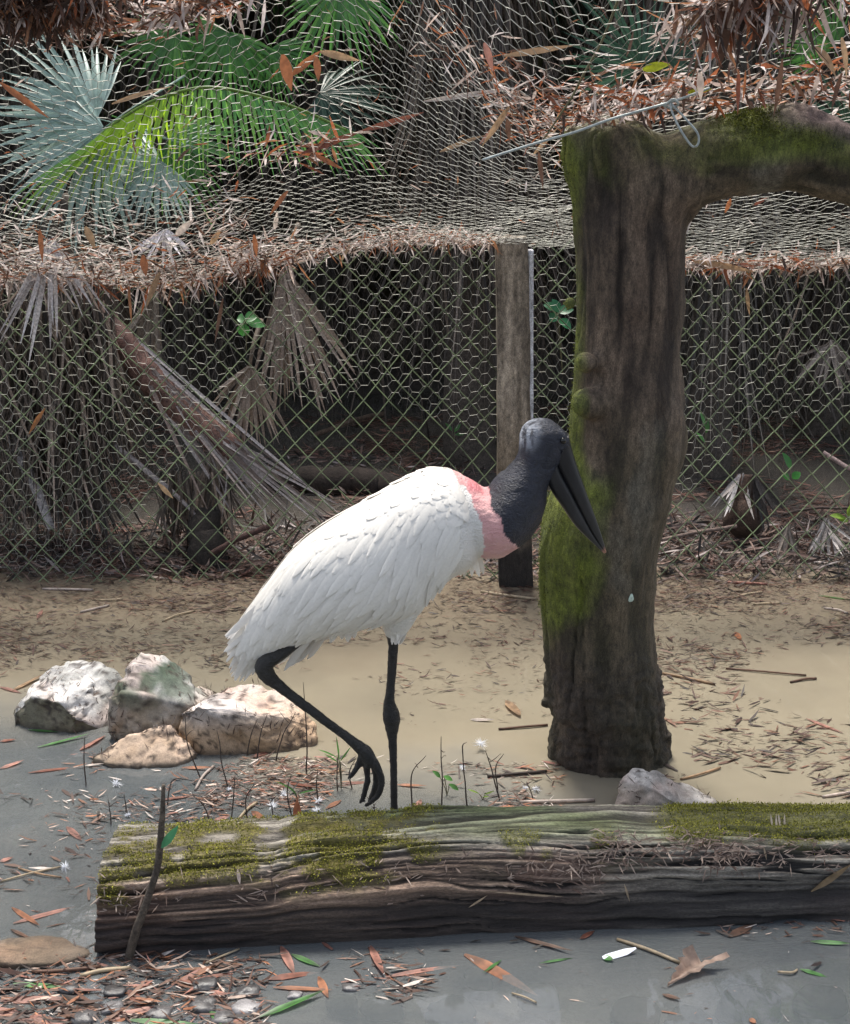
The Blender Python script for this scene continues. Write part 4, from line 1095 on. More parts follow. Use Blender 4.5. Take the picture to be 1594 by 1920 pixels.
# far thicket that reads as one mass
r2 = np.random.default_rng(77)
n = 9000
P = np.stack([r2.uniform(-9, 9, n), r2.uniform(10.3, 13.5, n), r2.uniform(.0, 5.2, n)], 1)
D = np.stack([r2.normal(0, .5, n), r2.normal(0, .5, n), r2.normal(-.5, .8, n)], 1)
c = mixc((.02, .03, .015), (.07, .06, .04), r2.random(n))
v_, f_, c_ = strips(P, D, np.stack([r2.normal(0, .5, n), -np.ones(n), r2.normal(0, .4, n)], 1), r2.uniform(.5, 1.1, n), r2.uniform(.06, .16, n), LEAF, r2.normal(0, .5, n), 0, .2, c)
n = 5000
P = np.stack([r2.uniform(-16, 16, n), r2.uniform(14, 19, n), r2.uniform(.0, 7, n)], 1)
D = np.stack([r2.normal(0, .7, n), r2.normal(0, .5, n), r2.normal(-.3, .8, n)], 1)
c = mixc((.02, .035, .015), (.05, .07, .03), r2.random(n))
v2, f2, c2 = strips(P, D, np.stack([r2.normal(0, .5, n), -np.ones(n), r2.normal(0, .4, n)], 1), r2.uniform(.9, 1.8, n), r2.uniform(.2, .45, n), LEAF, r2.normal(0, .5, n), 0, .2, c)
V_, F_, C_ = join([(v_, f_, c_), (v2, f2, c2)])
tag(build('thicket', V_, F_, M['green'], None, C_, origin=(0, 12, 0)), 'dark leafy thicket closing the view behind the palms', 'thicket', kind='stuff')
# low hanging dead leaves and stalks in the shade between the palms
n = 700
P = np.stack([r2.uniform(-3.6, 3.6, n), r2.uniform(6.9, 9.4, n), r2.uniform(.5, 2.6, n)], 1)
D = np.stack([r2.normal(0, .25, n), r2.normal(0, .25, n), -np.ones(n)], 1)
c = np.array([.08, .062, .05])*r2.uniform(.3, 1.6, (n, 1))
v_, f_, c_ = strips(P, D, np.stack([r2.normal(0, .6, n), -np.ones(n), 0*P[:, 0]], 1), r2.uniform(.4, 1.1, n), r2.uniform(.008, .02, n), BLADE, r2.normal(0, .4, n), r2.normal(0, .8, n), .3, c)
tag(build('dead_leaf_curtain', v_, f_, M['thatch'], None, c_, origin=(0, 8, 1)), 'curtain of dead palm leaves hanging in the shade between the palms', 'dead leaves', kind='stuff')

# ------------------------------------------------------------------ dead fans, blade by blade
def dead_fan(label, apex, tips, Yd, wd, tones, bow=.12, seed=0, per=1, name='dead_palm_frond', lean=0.0, stalk=None, L0=None):
    """tips: polyline of photo points the blade ends reach"""
    r2 = np.random.default_rng(seed)
    A = np.array(on_y(*apex, Yd)); t = thing(name, label, 'dead frond', tuple(A))
    k = int(per); T = spline([np.array(on_y(a, b, Yd-lean)) for a, b in tips], k)
    for i in range(k):
        tip = T[i]+r2.normal(0, .02, 3); d = tip-A; L = np.linalg.norm(d)*r2.uniform(.85, 1.05)
        c = mixc(tones[0], tones[1], np.array(r2.random()))
        v, f, cc = strips([A+r2.normal(0, .006, 3)], [d+r2.normal(0, .02, 3)+np.array([0, -bow*L*.6, 0])], [[r2.normal(0, .35), -1, .2]], L, wd*r2.uniform(.75, 1.2), np.array([.35, .75, 1, .95, .8, .55, .08]), -bow*1.2+r2.normal(0, .1), r2.normal(0, .35), .4, c)
        build('blade', v, f, M['thatch'], t, cc)
    if stalk:
        v, f, _ = stick([A, np.array(on_y(*stalk[0], Yd)), np.array(on_y(*stalk[1], Yd+.1))], [.008, .01, .012], 12, 6)
        build('stalk', v, f, M['thatch'], t, np.tile((.16, .12, .09), (len(v), 1)))
    return t
TAN = ((.16, .115, .085), (.42, .33, .27)); PALE = ((.38, .34, .33), (.66, .62, .62)); GREYB = ((.10, .075, .06), (.30, .25, .21))
dead_fan('large tan dead fan frond hanging spread open behind the fence', (532, 512), [(478, 660), (492, 730), (520, 770), (552, 775), (588, 765), (622, 740), (655, 735), (680, 700)], 5.55, .020, TAN, .10, 1, 34, stalk=((540, 470), (560, 420)))
dead_fan('smaller tan dead fan frond hanging just below the large one', (468, 686), [(392, 745), (405, 790), (425, 828), (455, 842), (488, 842), (518, 835), (545, 815)], 5.42, .018, TAN, .12, 2, 28, stalk=((475, 650), (490, 600)))
dead_fan('pale tan dead frond hanging closed beside the leaning stem', (290, 545), [(225, 660), (240, 690), (262, 700), (285, 690), (300, 660)], 5.6, .022, ((.2, .16, .12), (.4, .33, .26)), .06, 3, 18)
dead_fan('silvery dead frond draped over the net edge above the thatch', (95, 452), [(-12, 560), (10, 640), (30, 600), (55, 690), (80, 610), (105, 640), (140, 600), (165, 560), (190, 600)], FY-.06, .016, PALE, .05, 4, 20, lean=.0)
dead_fan('white bleached dead frond lying on the net above the leaning stem', (310, 432), [(248, 470), (262, 490), (288, 495), (305, 494), (325, 492), (345, 486), (362, 470)], FY-.12, .014, ((.6, .56, .58), (.78, .74, .76)), .04, 5, 12)
dead_fan('dark dead frond slumped under the leaning stem', (400, 850), [(338, 985), (360, 1010), (385, 1020), (410, 1010), (432, 990)], 5.45, .016, GREYB, .10, 6, 18)
dead_fan('dark dead frond fanned over the mud at the foot of the thatch', (165, 865), [(150, 1000), (175, 1012), (200, 1012), (225, 1003), (243, 990)], 5.5, .016, ((.05, .04, .035), (.2, .165, .14)), .10, 7, 20)
dead_fan('bleached drooping dead frond on top of the fallen heap', (1388, 890), [(1338, 935), (1345, 965), (1362, 975), (1385, 970), (1410, 960)], 5.5, .014, ((.3, .26, .24), (.6, .56, .54)), .35, 8, 14)
dead_fan('black wet dead frond leaning on the fallen heap', (1412, 893), [(1405, 970), (1425, 985), (1445, 985), (1462, 965), (1468, 945)], 5.46, .018, ((.012, .01, .01), (.12, .10, .09)), .12, 9, 16)
dead_fan('grey dead frond drooping at the far end of the fallen heap', (1550, 975), [(1500, 1040), (1520, 1060), (1545, 1062), (1570, 1055), (1600, 1030)], 5.3, .014, ((.2, .17, .16), (.5, .46, .44)), .4, 10, 14)
dead_fan('small bent dead frond on the litter below the fallen heap', (1478, 985), [(1440, 1040), (1455, 1060), (1475, 1065), (1498, 1060)], 5.25, .013, GREYB, .3, 11, 12)
dead_fan('faded dead frond in the shade beside the arching limb', (1560, 640), [(1480, 680), (1495, 720), (1530, 735), (1570, 735), (1600, 710)], 6.2, .02, GREYB, .2, 12, 18)
# hanging thatch mass
r2 = np.random.default_rng(5)
th = []
for (x0, x1, y0, y1, n, Ya, Yb, l0, l1) in ((-60, 215, 470, 640, 620, 5.25, 5.75, .35, .9), (-60, 175, 640, 900, 520, 5.3, 5.8, .25, .7), (90, 230, 600, 760, 160, 5.3, 5.6, .25, .5), (300, 430, 880, 960, 150, 5.25, 5.5, .15, .3)):
    px_, py_, yy = r2.uniform(x0, x1, n), r2.uniform(y0, y1, n), r2.uniform(Ya, Yb, n)
    P = np.array([on_y(a, b, c) for a, b, c in zip(px_, py_, yy)])
    D = np.stack([r2.normal(0, .16, n), r2.normal(0, .12, n), -np.ones(n)], 1)
    c = np.array([.11, .086, .07])*(r2.uniform(.15, 1.2, (n, 1))+4.0*r2.random((n, 1))**9)
    th.append(strips(P, D, np.stack([r2.normal(0, .7, n), -np.ones(n), 0*px_], 1), np.minimum(r2.uniform(l0, l1, n), np.maximum(P[:, 2]-.01, .05)), r2.uniform(.005, .016, n), BLADE, r2.normal(0, .35, n), r2.normal(0, .9, n), .3, c))
V_, F_, C_ = join(th)
tag(build('dead_leaf_thatch', V_, F_, M['thatch'], None, C_, origin=(-1.6, 5.5, 0)), 'shaggy thatch of hanging dead palm leaves pressed against the fence', 'dead leaves', kind='stuff')
# leaning stem with red fibre
A, B, Cx = on_y(165, 560, 5.5), on_y(300, 730, 5.42), on_y(440, 850, 5.36); E = on_y(615, 985, 5.25)
st = thing('leaning_palm_stem', 'fallen palm stem with rusty red fibre leaning across behind the fence', 'palm stem', tuple(E))
pp = spline([A, B, Cx], 50); rr = np.interp(np.linspace(0, 1, 50), [0, .2, .8, 1], [.04, .06, .062, .055])
v, f, _ = tubes(pp[None], rr[None], 16, True)
v = v+unit(v-np.repeat(pp, 16, 0))*((fbm(v*45, 3)-.5)*.035)[:, None]
build('stem', v, f, M['stem'], st, mixc(mixc((.05, .028, .022), (.24, .13, .105), fbm(v*45, 4)), (.22, .18, .16), .6*sstep(.9, 1.2, v[:, 2])))
sp = []
for k in range(64):
    t = random.uniform(.15, 1); q = pp[int(t*49)]+np.array([random.uniform(-.04, .04), random.uniform(-.05, .03), random.uniform(-.03, .05)])
    e_ = np.array(E)+np.array([random.uniform(-.5, .1), random.uniform(-.12, .1), random.uniform(.0, .12)])
    e_ = e_ if k % 2 else q+(np.array(Cx)-q)*random.uniform(.5, 1.1)+np.array([random.uniform(-.06, .12), -.05, random.uniform(-.14, .0)])
    sp.append((q, e_))
    if k < 4: sp[-1] = (pp[int(.25*49)+k*2]+np.array([.0, -.045, .02]), np.array(Cx)+np.array([random.uniform(-.02, .2), -.05, random.uniform(-.12, .02)]))
P = np.array([a for a, b in sp]); D = np.array([b-a for a, b in sp])
for k in range(len(P)):
    v, f, c = strips(P[k:k+1], D[k:k+1], [[.3, -1, .3]], np.linalg.norm(D[k]), random.uniform(.008, .022), BLADE, random.uniform(-.15, .15), random.uniform(-.5, .5), .3, mixc((.14, .10, .085), (.5, .45, .44), np.array(random.random())))
    build('sheath_blade', v, f, M['thatch'], st, c)
# other dead wood
def wood(name, label, cat, pts, r, col, n=24, s=10, wob=.01, seed=0, matl='stem'):
    v, f, _ = stick([np.array(p) for p in pts], r, n, s, wob, seed)
    o = build(name, v, f, M[matl], None, mixc(tuple(x*.55 for x in col), tuple(x*1.35 for x in col), fbm(v*40+seed, 3)), origin=v.mean(0)*[1, 1, 0])
    return tag(o, label, cat)
wood('branch', 'pale grey bare branch propped behind the thatch', 'branch', [on_y(-40, 700, 5.6), on_y(20, 820, 5.45), on_y(60, 900, 5.35), on_y(98, 992, 5.25)], [.03, .028, .024, .016], (.36, .33, .33), seed=3)
wood('rotten_log', 'dark rotten log half sunk behind the fence', 'log', [on_z(500, 905, .02), on_z(580, 903, .05), on_z(680, 905, .05), on_z(790, 930, .0)], [.05, .07, .075, .05], (.035, .025, .02), 40, 14, .05, 5)
wood('stump', 'dark broken stump with torn pale fibres on the fallen heap', 'stump', [on_y(1400, 985, 5.5), on_y(1402, 940, 5.5), on_y(1405, 890, 5.52)], [.09, .07, .04], (.06, .035, .025), 24, 14, .05, 7)
wood('stump', 'black rotten stump under the leaning stem beside the fence', 'stump', [on_y(385, 1075, 5.2), on_y(388, 1020, 5.22), on_y(392, 955, 5.25)], [.10, .075, .05], (.022, .017, .014), 24, 14, .05, 9)
wood('branch', 'thin dark curved stalk arching from the fallen heap', 'branch', [on_y(1470, 965, 5.3), on_y(1530, 953, 5.25), on_y(1600, 955, 5.2), on_y(1680, 985, 5.15)], .006, (.05, .035, .03), seed=11)
wood('branch', 'brown stick lying along the litter under the fence', 'branch', [on_y(1240, 1012, 5.12), on_y(1300, 1000, 5.15), on_y(1380, 988, 5.2)], .008, (.14, .1, .085), seed=12)
wood('branch', 'pinkish broken twig standing at the far end of the fallen heap', 'branch', [on_y(1545, 848, 5.7), on_y(1575, 868, 5.65), on_y(1620, 890, 5.6)], .01, (.3, .22, .2), seed=13)
wood('branch', 'dark stick slanting through the fence beside the stump', 'branch', [on_y(395, 1040, 5.1), on_y(440, 1015, 5.12), on_y(485, 995, 5.15), on_y(512, 985, 5.2)], .012, (.06, .03, .025), seed=14)
wood('branch', 'long brown stick lying in the water beyond the fence', 'branch', [on_z(590, 815, .03), on_z(660, 790, .05), on_z(720, 775, .03)], .014, (.16, .11, .08), seed=15)
wood('branch', 'pale stick slanting from the thatch towards the stump', 'branch', [on_y(208, 832, 5.4), on_y(262, 872, 5.35), on_y(330, 930, 5.3), on_y(370, 968, 5.25)], [.014, .012, .01, .006], (.34, .3, .29), seed=16)

# ------------------------------------------------------------------ litter heaps on the mud along the fence
heaps = []
for (x0, x1, y0, y1, n, zt, l0, l1) in ((1225, 1640, 985, 1085, 1700, .09, .03, .16), (-60, 460, 1020, 1085, 1300, .05, .03, .12), (300, 640, 990, 1075, 800, .07, .05, .22), (460, 900, 860, 940, 500, .08, .03, .10), (860, 1010, 1030, 1085, 200, .03, .03, .10)):
    px_, py_ = r2.uniform(x0, x1, n), r2.uniform(y0, y1, n)
    P = np.array([on_z(a, b, 0) for a, b in zip(px_, py_)])
    P[:, 2] = np.abs(r2.normal(0, .5, n))*zt*(.4+fbm(P*4+3, 2))+.004
    D = np.stack([r2.normal(0, 1, n), r2.normal(0, .6, n), r2.normal(0, .25, n)], 1)
    c = np.array([[.085, .045, .034], [.025, .018, .015], [.16, .105, .085], [.3, .25, .24]])[r2.choice(4, n, p=[.42, .33, .18, .07])]*r2.uniform(.6, 1.3, (n, 1))
    heaps.append(strips(P, D, np.tile([0, -.4, 1], (n, 1))+r2.normal(0, .5, (n, 3)), r2.uniform(l0, l1, n), r2.uniform(.004, .014, n), LEAF4, r2.normal(0, .7, n), r2.normal(0, .6, n), .2, c))
V_, F_, C_ = join(heaps)
tag(build('litter_heap', V_, F_, M['wet'], None, C_, origin=(0, 5.3, 0)), 'wet dark leaf litter heaped along the foot of the fence', 'litter', kind='stuff')
# ================================================================== floating litter
def floaters(regs, seed, name, label):
    r2 = np.random.default_rng(seed); out = []
    for (x0, x1, y0, y1, n, l0, l1, pal, cl) in regs:
        k = int(n*3)
        px_, py_ = r2.uniform(x0, x1, k), r2.uniform(y0, y1, k)
        P = np.array([on_z(a, b, .0025) for a, b in zip(px_, py_)])
        w = fbm(np.stack([P[:, 0]*3.2, P[:, 1]*4.2, 0*px_+seed], 1), 4)
        ok = w+r2.normal(0, .06, k) > np.quantile(w, 1-1/3*(1.0)) if cl else np.arange(k) < n
        P = P[ok]; n_ = len(P)
        P[:, 2] += r2.uniform(0, .004, n_)
        a = r2.normal(0, .55, n_)+np.where(r2.random(n_) < .5, np.pi, 0)
        D = np.stack([np.cos(a), np.sin(a), r2.normal(0, .05, n_)], 1)
        pl = np.array(pal); c = pl[r2.integers(0, len(pl), n_)]*r2.uniform(.6, 1.3, (n_, 1))
        L = l0+(l1-l0)*r2.random(n_)**2.2
        out.append(strips(P, D, np.tile([0, 0, 1], (n_, 1))+r2.normal(0, .25, (n_, 3)), L, np.clip(L*r2.uniform(.06, .2, n_), .0016, .012), SLIV, r2.normal(0, .35, n_), 0, 0, c))
    V_, F_, C_ = join(out)
    return tag(build(name, V_, F_, M['wet'], None, C_, origin=tuple(V_.mean(0)*[1, 1, 0])), label, 'litter', kind='stuff')
RB = [(.05, .021, .012), (.075, .032, .018), (.026, .013, .009), (.13, .06, .034)]
MIXP = RB+RB+[(.3, .12, .055), (.40, .29, .23), (.5, .43, .38), (.24, .10, .07), (.035, .028, .022)]
floaters([(-80, 1680, 1082, 1130, 5000, .008, .045, RB, False), (-80, 1680, 1082, 1150, 3500, .01, .06, RB, True), (-80, 1680, 1120, 1210, 3600, .008, .045, RB, False), (-80, 420, 1130, 1240, 1500, .008, .04, RB, False), (-80, 1680, 1190, 1280, 900, .008, .045, RB, True), (-80, 420, 1140, 1260, 1100, .008, .05, RB, True), (1220, 1680, 1140, 1260, 900, .008, .06, RB, True),
          (420, 1050, 1120, 1300, 450, .006, .05, RB, True), (1220, 1680, 1250, 1500, 800, .01, .075, RB, True), (600, 1050, 1280, 1440, 160, .006, .04, RB, True)], 3,
         'floating_litter', 'shredded brown litter floating on the tan water behind the stork')
floaters([(-80, 1680, 760, 1082, 15000, .02, .12, [(.11, .045, .03), (.15, .06, .042), (.075, .035, .025), (.2, .11, .08)], True)], 4, 'floating_litter', 'dark red-brown litter floating beyond the wire fence')
floaters([(380, 800, 1420, 1545, 1900, .006, .05, MIXP, True), (790, 1060, 1430, 1530, 500, .006, .05, MIXP, True), (130, 420, 1410, 1545, 500, .006, .05, MIXP, True), (-60, 190, 1480, 1790, 260, .006, .06, MIXP, True)], 5,
         'floating_litter', 'mixed leaf scraps floating between the boulders and the log')
floaters([(-60, 500, 1790, 1930, 1500, .008, .07, MIXP, False), (480, 800, 1780, 1870, 160, .008, .06, MIXP, True), (780, 1640, 1745, 1930, 60, .006, .05, MIXP, False), (1350, 1640, 1725, 1760, 80, .006, .05, MIXP, False)], 6,
         'floating_litter', 'leaf scraps and splinters strewn over the shallows in front of the log')

# ------------------------------------------------------------------ single floating leaves and sticks
COL = dict(orange=(.37, .14, .06), rust=(.25, .085, .05), pink=(.42, .2, .15), tan=(.40, .26, .15), brown=(.16, .085, .055), green=(.10, .27, .07), pale=(.55, .46, .4), beige=(.5, .4, .27), white=(.8, .8, .84), dark=(.06, .04, .03), yellow=(.5, .55, .02))
used = {}
def flat_leaf(x1, y1, x2, y2, w, c, where, kind='leaf', z=.0035, extra=None):
    a, b = np.array(on_z(x1, y1, z)), np.array(on_z(x2, y2, z+random.uniform(0, .002)))
    d = b-a; L = np.linalg.norm(d); sc = FPX/((a+b)[1]/2*math.cos(TILT)+CAMZ*math.sin(TILT))
    wm = max(.002, w/sc*1.15); col = np.array(COL[c])*random.uniform(.85, 1.15)
    nrm = np.array([[random.uniform(-.25, .25), random.uniform(-.35, .05), 1]])
    if kind in ('stick', 'straw'):
        mid = (a+b)/2+np.array([random.uniform(-.01, .01), random.uniform(-.01, .01), .002])
        v, f, cc = stick([a, mid, b], wm*.38, 8, 6); cc = np.tile(col, (len(v), 1))
    else:
        v, f, cc = strips([a], d[None], nrm, L, wm, np.array([.2, .6, .92, 1, .95, .75, .45, .08]), random.uniform(-.12, .12), random.uniform(-.2, .2), random.uniform(.0, .2), col, .1)
        cc = cc*(.45+1.1*fbm(v*np.array([70, 70, 70])+x1, 3))[:, None]; cc.reshape(-1, 3, 3)[:, 1] *= .72
    cc.reshape(-1, 3, 3)[:2] *= .6; cc.reshape(-1, 3, 3)[-2:] *= .5
    cname = dict(orange='orange', rust='rust red', pink='pinkish', tan='tan', brown='brown', green='green', pale='pale', beige='beige', white='white', dark='dark', yellow='yellow')[c]
    label = extra or f'{cname} narrow {kind} floating {where}'
    name = {'leaf': 'fallen_leaf', 'stick': 'stick', 'straw': 'stick', 'blade': 'grass_blade'}[kind]
    ctr = v.mean(0)*[1, 1, 0]
    o = build(name, v, f, M['green'] if c == 'green' else M['dry'], None, cc, origin=ctr)
    tag(o, label, {'fallen_leaf': 'leaf', 'stick': 'stick', 'grass_blade': 'grass blade'}[name])
    used.setdefault(label, []).append(o)
    return o
W1, W2, W3, W4, W5, W6 = 'on the open grey water before the log', 'over the wet pebbles near the sawn log end', 'in the scraps behind the log', 'around the limestone boulders', 'on the tan water beyond the trunk', 'on the grey water beside the sawn log end'
FL = [(871, 1789, 1007, 1859, 22, 'orange', W1, 'leaf', 'broad orange leaf with pink tip floating before the log'), (965, 1755, 1073, 1786, 8, 'brown', W1, 'leaf', None), (722, 1832, 863, 1804, 9, 'pink', W1, 'leaf', None),
      (695, 1773, 718, 1830, 15, 'pink', W1, 'leaf', 'pink-orange leaf standing steeply out of the water before the log'), (1500, 1817, 1553, 1830, 9, 'green', W1, 'leaf', 'small fresh green leaf on a straw stalk before the log'),
      (1366, 1756, 1414, 1733, 15, 'brown', W1, 'leaf', 'stubby brown bark flake at the foot of the log'), (1157, 1761, 1278, 1806, 7, 'beige', W1, 'stick', None), (1012, 1806, 1075, 1794, 4, 'green', W1, 'blade', None), (1088, 1760, 1115, 1746, 9, 'rust', W1, 'leaf', None),
      (960, 1862, 1006, 1880, 4, 'beige', W1, 'stick', None), (690, 1775, 735, 1838, 6, 'rust', W1, 'leaf', None), (1495, 1818, 1458, 1822, 5, 'beige', W1, 'stick', None), (1130, 1794, 1150, 1800, 12, 'green', W1, 'leaf', 'green leaf tip beside the white feather before the log'), (1242, 1864, 1276, 1874, 9, 'brown', W1, 'leaf', None), (1405, 1910, 1418, 1918, 9, 'orange', W1, 'leaf', None),
      (1520, 1765, 1594, 1770, 8, 'green', W1, 'leaf', None), (940, 1800, 905, 1825, 5, 'green', W1, 'blade', None),
      (527, 1774, 552, 1824, 15, 'pink', W2, 'leaf', None), (547, 1789, 600, 1811, 11, 'green', W2, 'leaf', 'short green leaf beside a pink one under the log'), (487, 1907, 607, 1861, 14, 'green', W2, 'leaf', 'long bright green blade lying over the wet pebbles'),
      (394, 1896, 427, 1925, 15, 'green', W2, 'leaf', None), (240, 1912, 385, 1922, 12, 'green', W2, 'leaf', None), (597, 1831, 615, 1869, 13, 'orange', W2, 'leaf', None), (512, 1851, 622, 1856, 9, 'orange', W2, 'leaf', None), (502, 1836, 597, 1819, 14, 'rust', W2, 'leaf', None),
      (321, 1846, 417, 1806, 11, 'orange', W2, 'leaf', None), (330, 1850, 430, 1822, 12, 'rust', W2, 'leaf', None), (0, 1876, 130, 1872, 15, 'pink', W2, 'leaf', None), (-20, 1894, 50, 1902, 17, 'pink', W2, 'leaf', None), (30, 1912, 186, 1917, 13, 'pink', W2, 'leaf', None), (200, 1912, 301, 1887, 15, 'pink', W2, 'leaf', None),
      (25, 1844, 125, 1851, 11, 'green', W2, 'leaf', None), (80, 1831, 166, 1861, 13, 'brown', W2, 'leaf', None), (100, 1902, 146, 1872, 13, 'pale', W2, 'leaf', 'white curled leaf among the wet pebbles'), (241, 1856, 271, 1892, 17, 'rust', W2, 'leaf', None), (380, 1850, 330, 1838, 8, 'rust', W2, 'leaf', None),
      (150, 1830, 245, 1815, 9, 'beige', W2, 'stick', None), (60, 1822, 190, 1812, 8, 'brown', W2, 'stick', None), (386, 1806, 449, 1779, 4, 'beige', W2, 'stick', None), (180, 1885, 110, 1866, 13, 'dark', W2, 'leaf', None), (395, 1858, 425, 1866, 10, 'pink', W2, 'leaf', None),
      (25, 1731, 143, 1696, 11, 'pink', W6, 'leaf', None), (22, 1701, 75, 1736, 9, 'orange', W6, 'leaf', None), (0, 1653, 115, 1625, 4, 'beige', W6, 'stick', None), (35, 1628, 115, 1645, 4, 'tan', W6, 'stick', None), (125, 1550, 153, 1575, 11, 'pink', W6, 'leaf', 'rosy leaf alone on the grey water beside the log'), (0, 1615, 25, 1608, 10, 'pink', W6, 'leaf', None), (20, 1742, 60, 1760, 8, 'brown', W6, 'leaf', None),
      (20, 1296, 83, 1266, 10, 'tan', W4, 'leaf', None), (0, 1288, 40, 1298, 7, 'pink', W4, 'leaf', None), (150, 1406, 198, 1378, 13, 'pink', W4, 'leaf', 'curled pink leaf against the wedge shaped rock'), (70, 1401, 168, 1378, 6, 'green', W4, 'blade', None), (53, 1368, 110, 1373, 5, 'green', W4, 'blade', None), (53, 1449, 155, 1434, 8, 'rust', W4, 'leaf', None), (155, 1436, 197, 1432, 5, 'pale', W4, 'leaf', None), (0, 1441, 45, 1426, 9, 'pink', W4, 'leaf', None), (0, 1390, 30, 1386, 8, 'rust', W4, 'leaf', None),
      (341, 1439, 401, 1441, 6, 'orange', W3, 'leaf', None), (366, 1481, 401, 1436, 6, 'pale', W3, 'stick', None), (522, 1464, 597, 1479, 10, 'rust', W3, 'leaf', None), (472, 1521, 497, 1539, 11, 'orange', W3, 'leaf', None), (447, 1536, 482, 1504, 6, 'beige', W3, 'stick', None), (400, 1540, 430, 1531, 9, 'pink', W3, 'leaf', None),
      (743, 1471, 800, 1474, 6, 'orange', W3, 'leaf', None), (778, 1519, 790, 1499, 11, 'pink', W3, 'leaf', 'small rosy leaf beside the standing foot of the stork'), (600, 1450, 650, 1442, 7, 'tan', W3, 'leaf', None), (640, 1470, 700, 1464, 6, 'rust', W3, 'leaf', None), (560, 1440, 610, 1432, 7, 'pink', W3, 'leaf', None), (470, 1420, 510, 1408, 8, 'rust', W3, 'leaf', 'red leaf at the foot of the broad boulder'), (975, 1504, 1115, 1500, 8, 'pale', W3, 'stick', None), (914, 1456, 1025, 1446, 7, 'dark', W3, 'stick', None), (540, 1475, 640, 1462, 7, 'brown', W3, 'leaf', None), (300, 1500, 360, 1492, 6, 'rust', W3, 'leaf', None), (640, 1500, 610, 1516, 8, 'orange', W3, 'leaf', None),
      (304, 1165, 366, 1145, 4, 'beige', W5, 'stick', None), (150, 1148, 205, 1135, 5, 'pale', W5, 'stick', None), (70, 1160, 80, 1142, 7, 'pink', W5, 'leaf', None), (185, 1125, 230, 1123, 4, 'beige', W5, 'stick', None), (80, 1104, 175, 1106, 5, 'pale', W5, 'stick', None), (240, 1073, 318, 1090, 6, 'pale', W5, 'leaf', None),
      (902, 1109, 1005, 1123, 6, 'beige', W5, 'stick', None), (950, 1313, 975, 1344, 20, 'tan', W5, 'leaf', 'ragged tan leaf alone on the water between leg and trunk'), (1379, 1185, 1389, 1200, 10, 'orange', W5, 'leaf', 'small orange leaf chip alone on the tan water'), (935, 1367, 1027, 1359, 5, 'brown', W5, 'stick', None), (1236, 1261, 1341, 1283, 6, 'tan', W5, 'stick', None), (1361, 1253, 1512, 1266, 4, 'brown', W5, 'stick', None), (1482, 1279, 1531, 1272, 5, 'brown', W5, 'stick', None), (1512, 1347, 1582, 1374, 7, 'pink', W5, 'leaf', None), (1542, 1494, 1600, 1484, 6, 'pale', W5, 'stick', None), (1534, 1116, 1600, 1125, 5, 'green', W5, 'blade', None), (1361, 1091, 1439, 1095, 5, 'pink', W5, 'stick', None), (1276, 1461, 1351, 1439, 5, 'tan', W5, 'stick', None), (882, 1349, 927, 1351, 7, 'pale', W5, 'leaf', None), (1412, 1133, 1465, 1130, 4, 'beige', W5, 'stick', None), (1222, 1098, 1245, 1087, 6, 'pale', W5, 'leaf', None), (1545, 1140, 1590, 1150, 4, 'pale', W5, 'stick', None), (1430, 1110, 1378, 1120, 4, 'beige', W5, 'stick', None)]
for (a, b, c, d, w, cl, wh, kd, ex) in FL: flat_leaf(a, b, c, d, w, cl, wh, kd, extra=ex)
# big folded dry leaf before the log
A = np.array(on_z(1252, 1848, .004)); T1 = np.array(on_z(1372, 1788, .03)); T2 = np.array(on_z(1288, 1775, .05)); Mx = np.array(on_z(1318, 1806, .012))
nu = 14
V_, Fq = [], []
for i in range(nu):
    t = i/(nu-1)
    for (tip, o_) in ((T1, 0), (T2, 1)):
        pass
    c0 = A*(1-t)+Mx*t*1.0
    e1 = A*(1-t)+T1*t; e2 = A*(1-t)+T2*t
    rag = .012*math.sin(i*2.3)*t
    for s_, e_ in ((-1, e2), (-.5, (e2+c0)/2-np.array([0, 0, .004])), (0, c0), (.5, (e1+c0)/2+np.array([0, 0, .008])), (1, e1)):
        V_.append(e_+np.array([rag*s_, 0, .006*math.sin(i*1.3+s_*3)*t]))
Fq = np.array([[i*5+k, i*5+k+1, (i+1)*5+k+1, (i+1)*5+k] for i in range(nu-1) for k in range(4)])
V_ = np.array(V_)
tag(build('fallen_leaf', V_, Fq, M['dry'], None, mixc((.2, .12, .085), (.48, .35, .27), fbm(V_*45, 3)), origin=A*[1, 1, 0]), 'big torn folded brown leaf floating before the log', 'leaf')
# leaf leaning on the log, upright sheath, straws on the log
def prop_leaf(p0, p1, w, c, label, name='fallen_leaf', cat='leaf', nrm=(0, -1, .4), bend=.1):
    p0, p1 = np.array(p0), np.array(p1); d = p1-p0
    v, f, cc = strips([p0], d[None], [nrm], np.linalg.norm(d), w, np.array([.15, .5, .85, 1, .95, .75, .4, .06]), bend, .3, .25, np.array(c))
    cc = cc*(.75+.5*fbm(v*60, 3))[:, None]
    return tag(build(name, v, f, M['dry'] if c[1] < c[0]*1.2 else M['green'], None, cc, origin=p0), label, cat)
q, nq = log_at(1520, 1670); q2, _ = log_at(1596, 1618)
prop_leaf(q+nq*.006, q2+nq*.012, .016, (.22, .15, .08), 'olive-brown pointed leaf stuck to the side of the log')
q, nq = log_at(446, 1632); q2, _ = log_at(452, 1660)
prop_leaf(q+nq*.006, q2+nq*.008, .009, (.6, .48, .42), 'pale little leaf lying on the moss of the log')
o = prop_leaf(on_z(557, 1550, 0), np.array(on_z(557, 1550, 0))+np.array([0, .02, .075]), .022, (.42, .16, .08), 'stubby orange bamboo sheath standing behind the log', 'bamboo_sheath', 'sheath')
q, nq = log_at(1455, 1532)
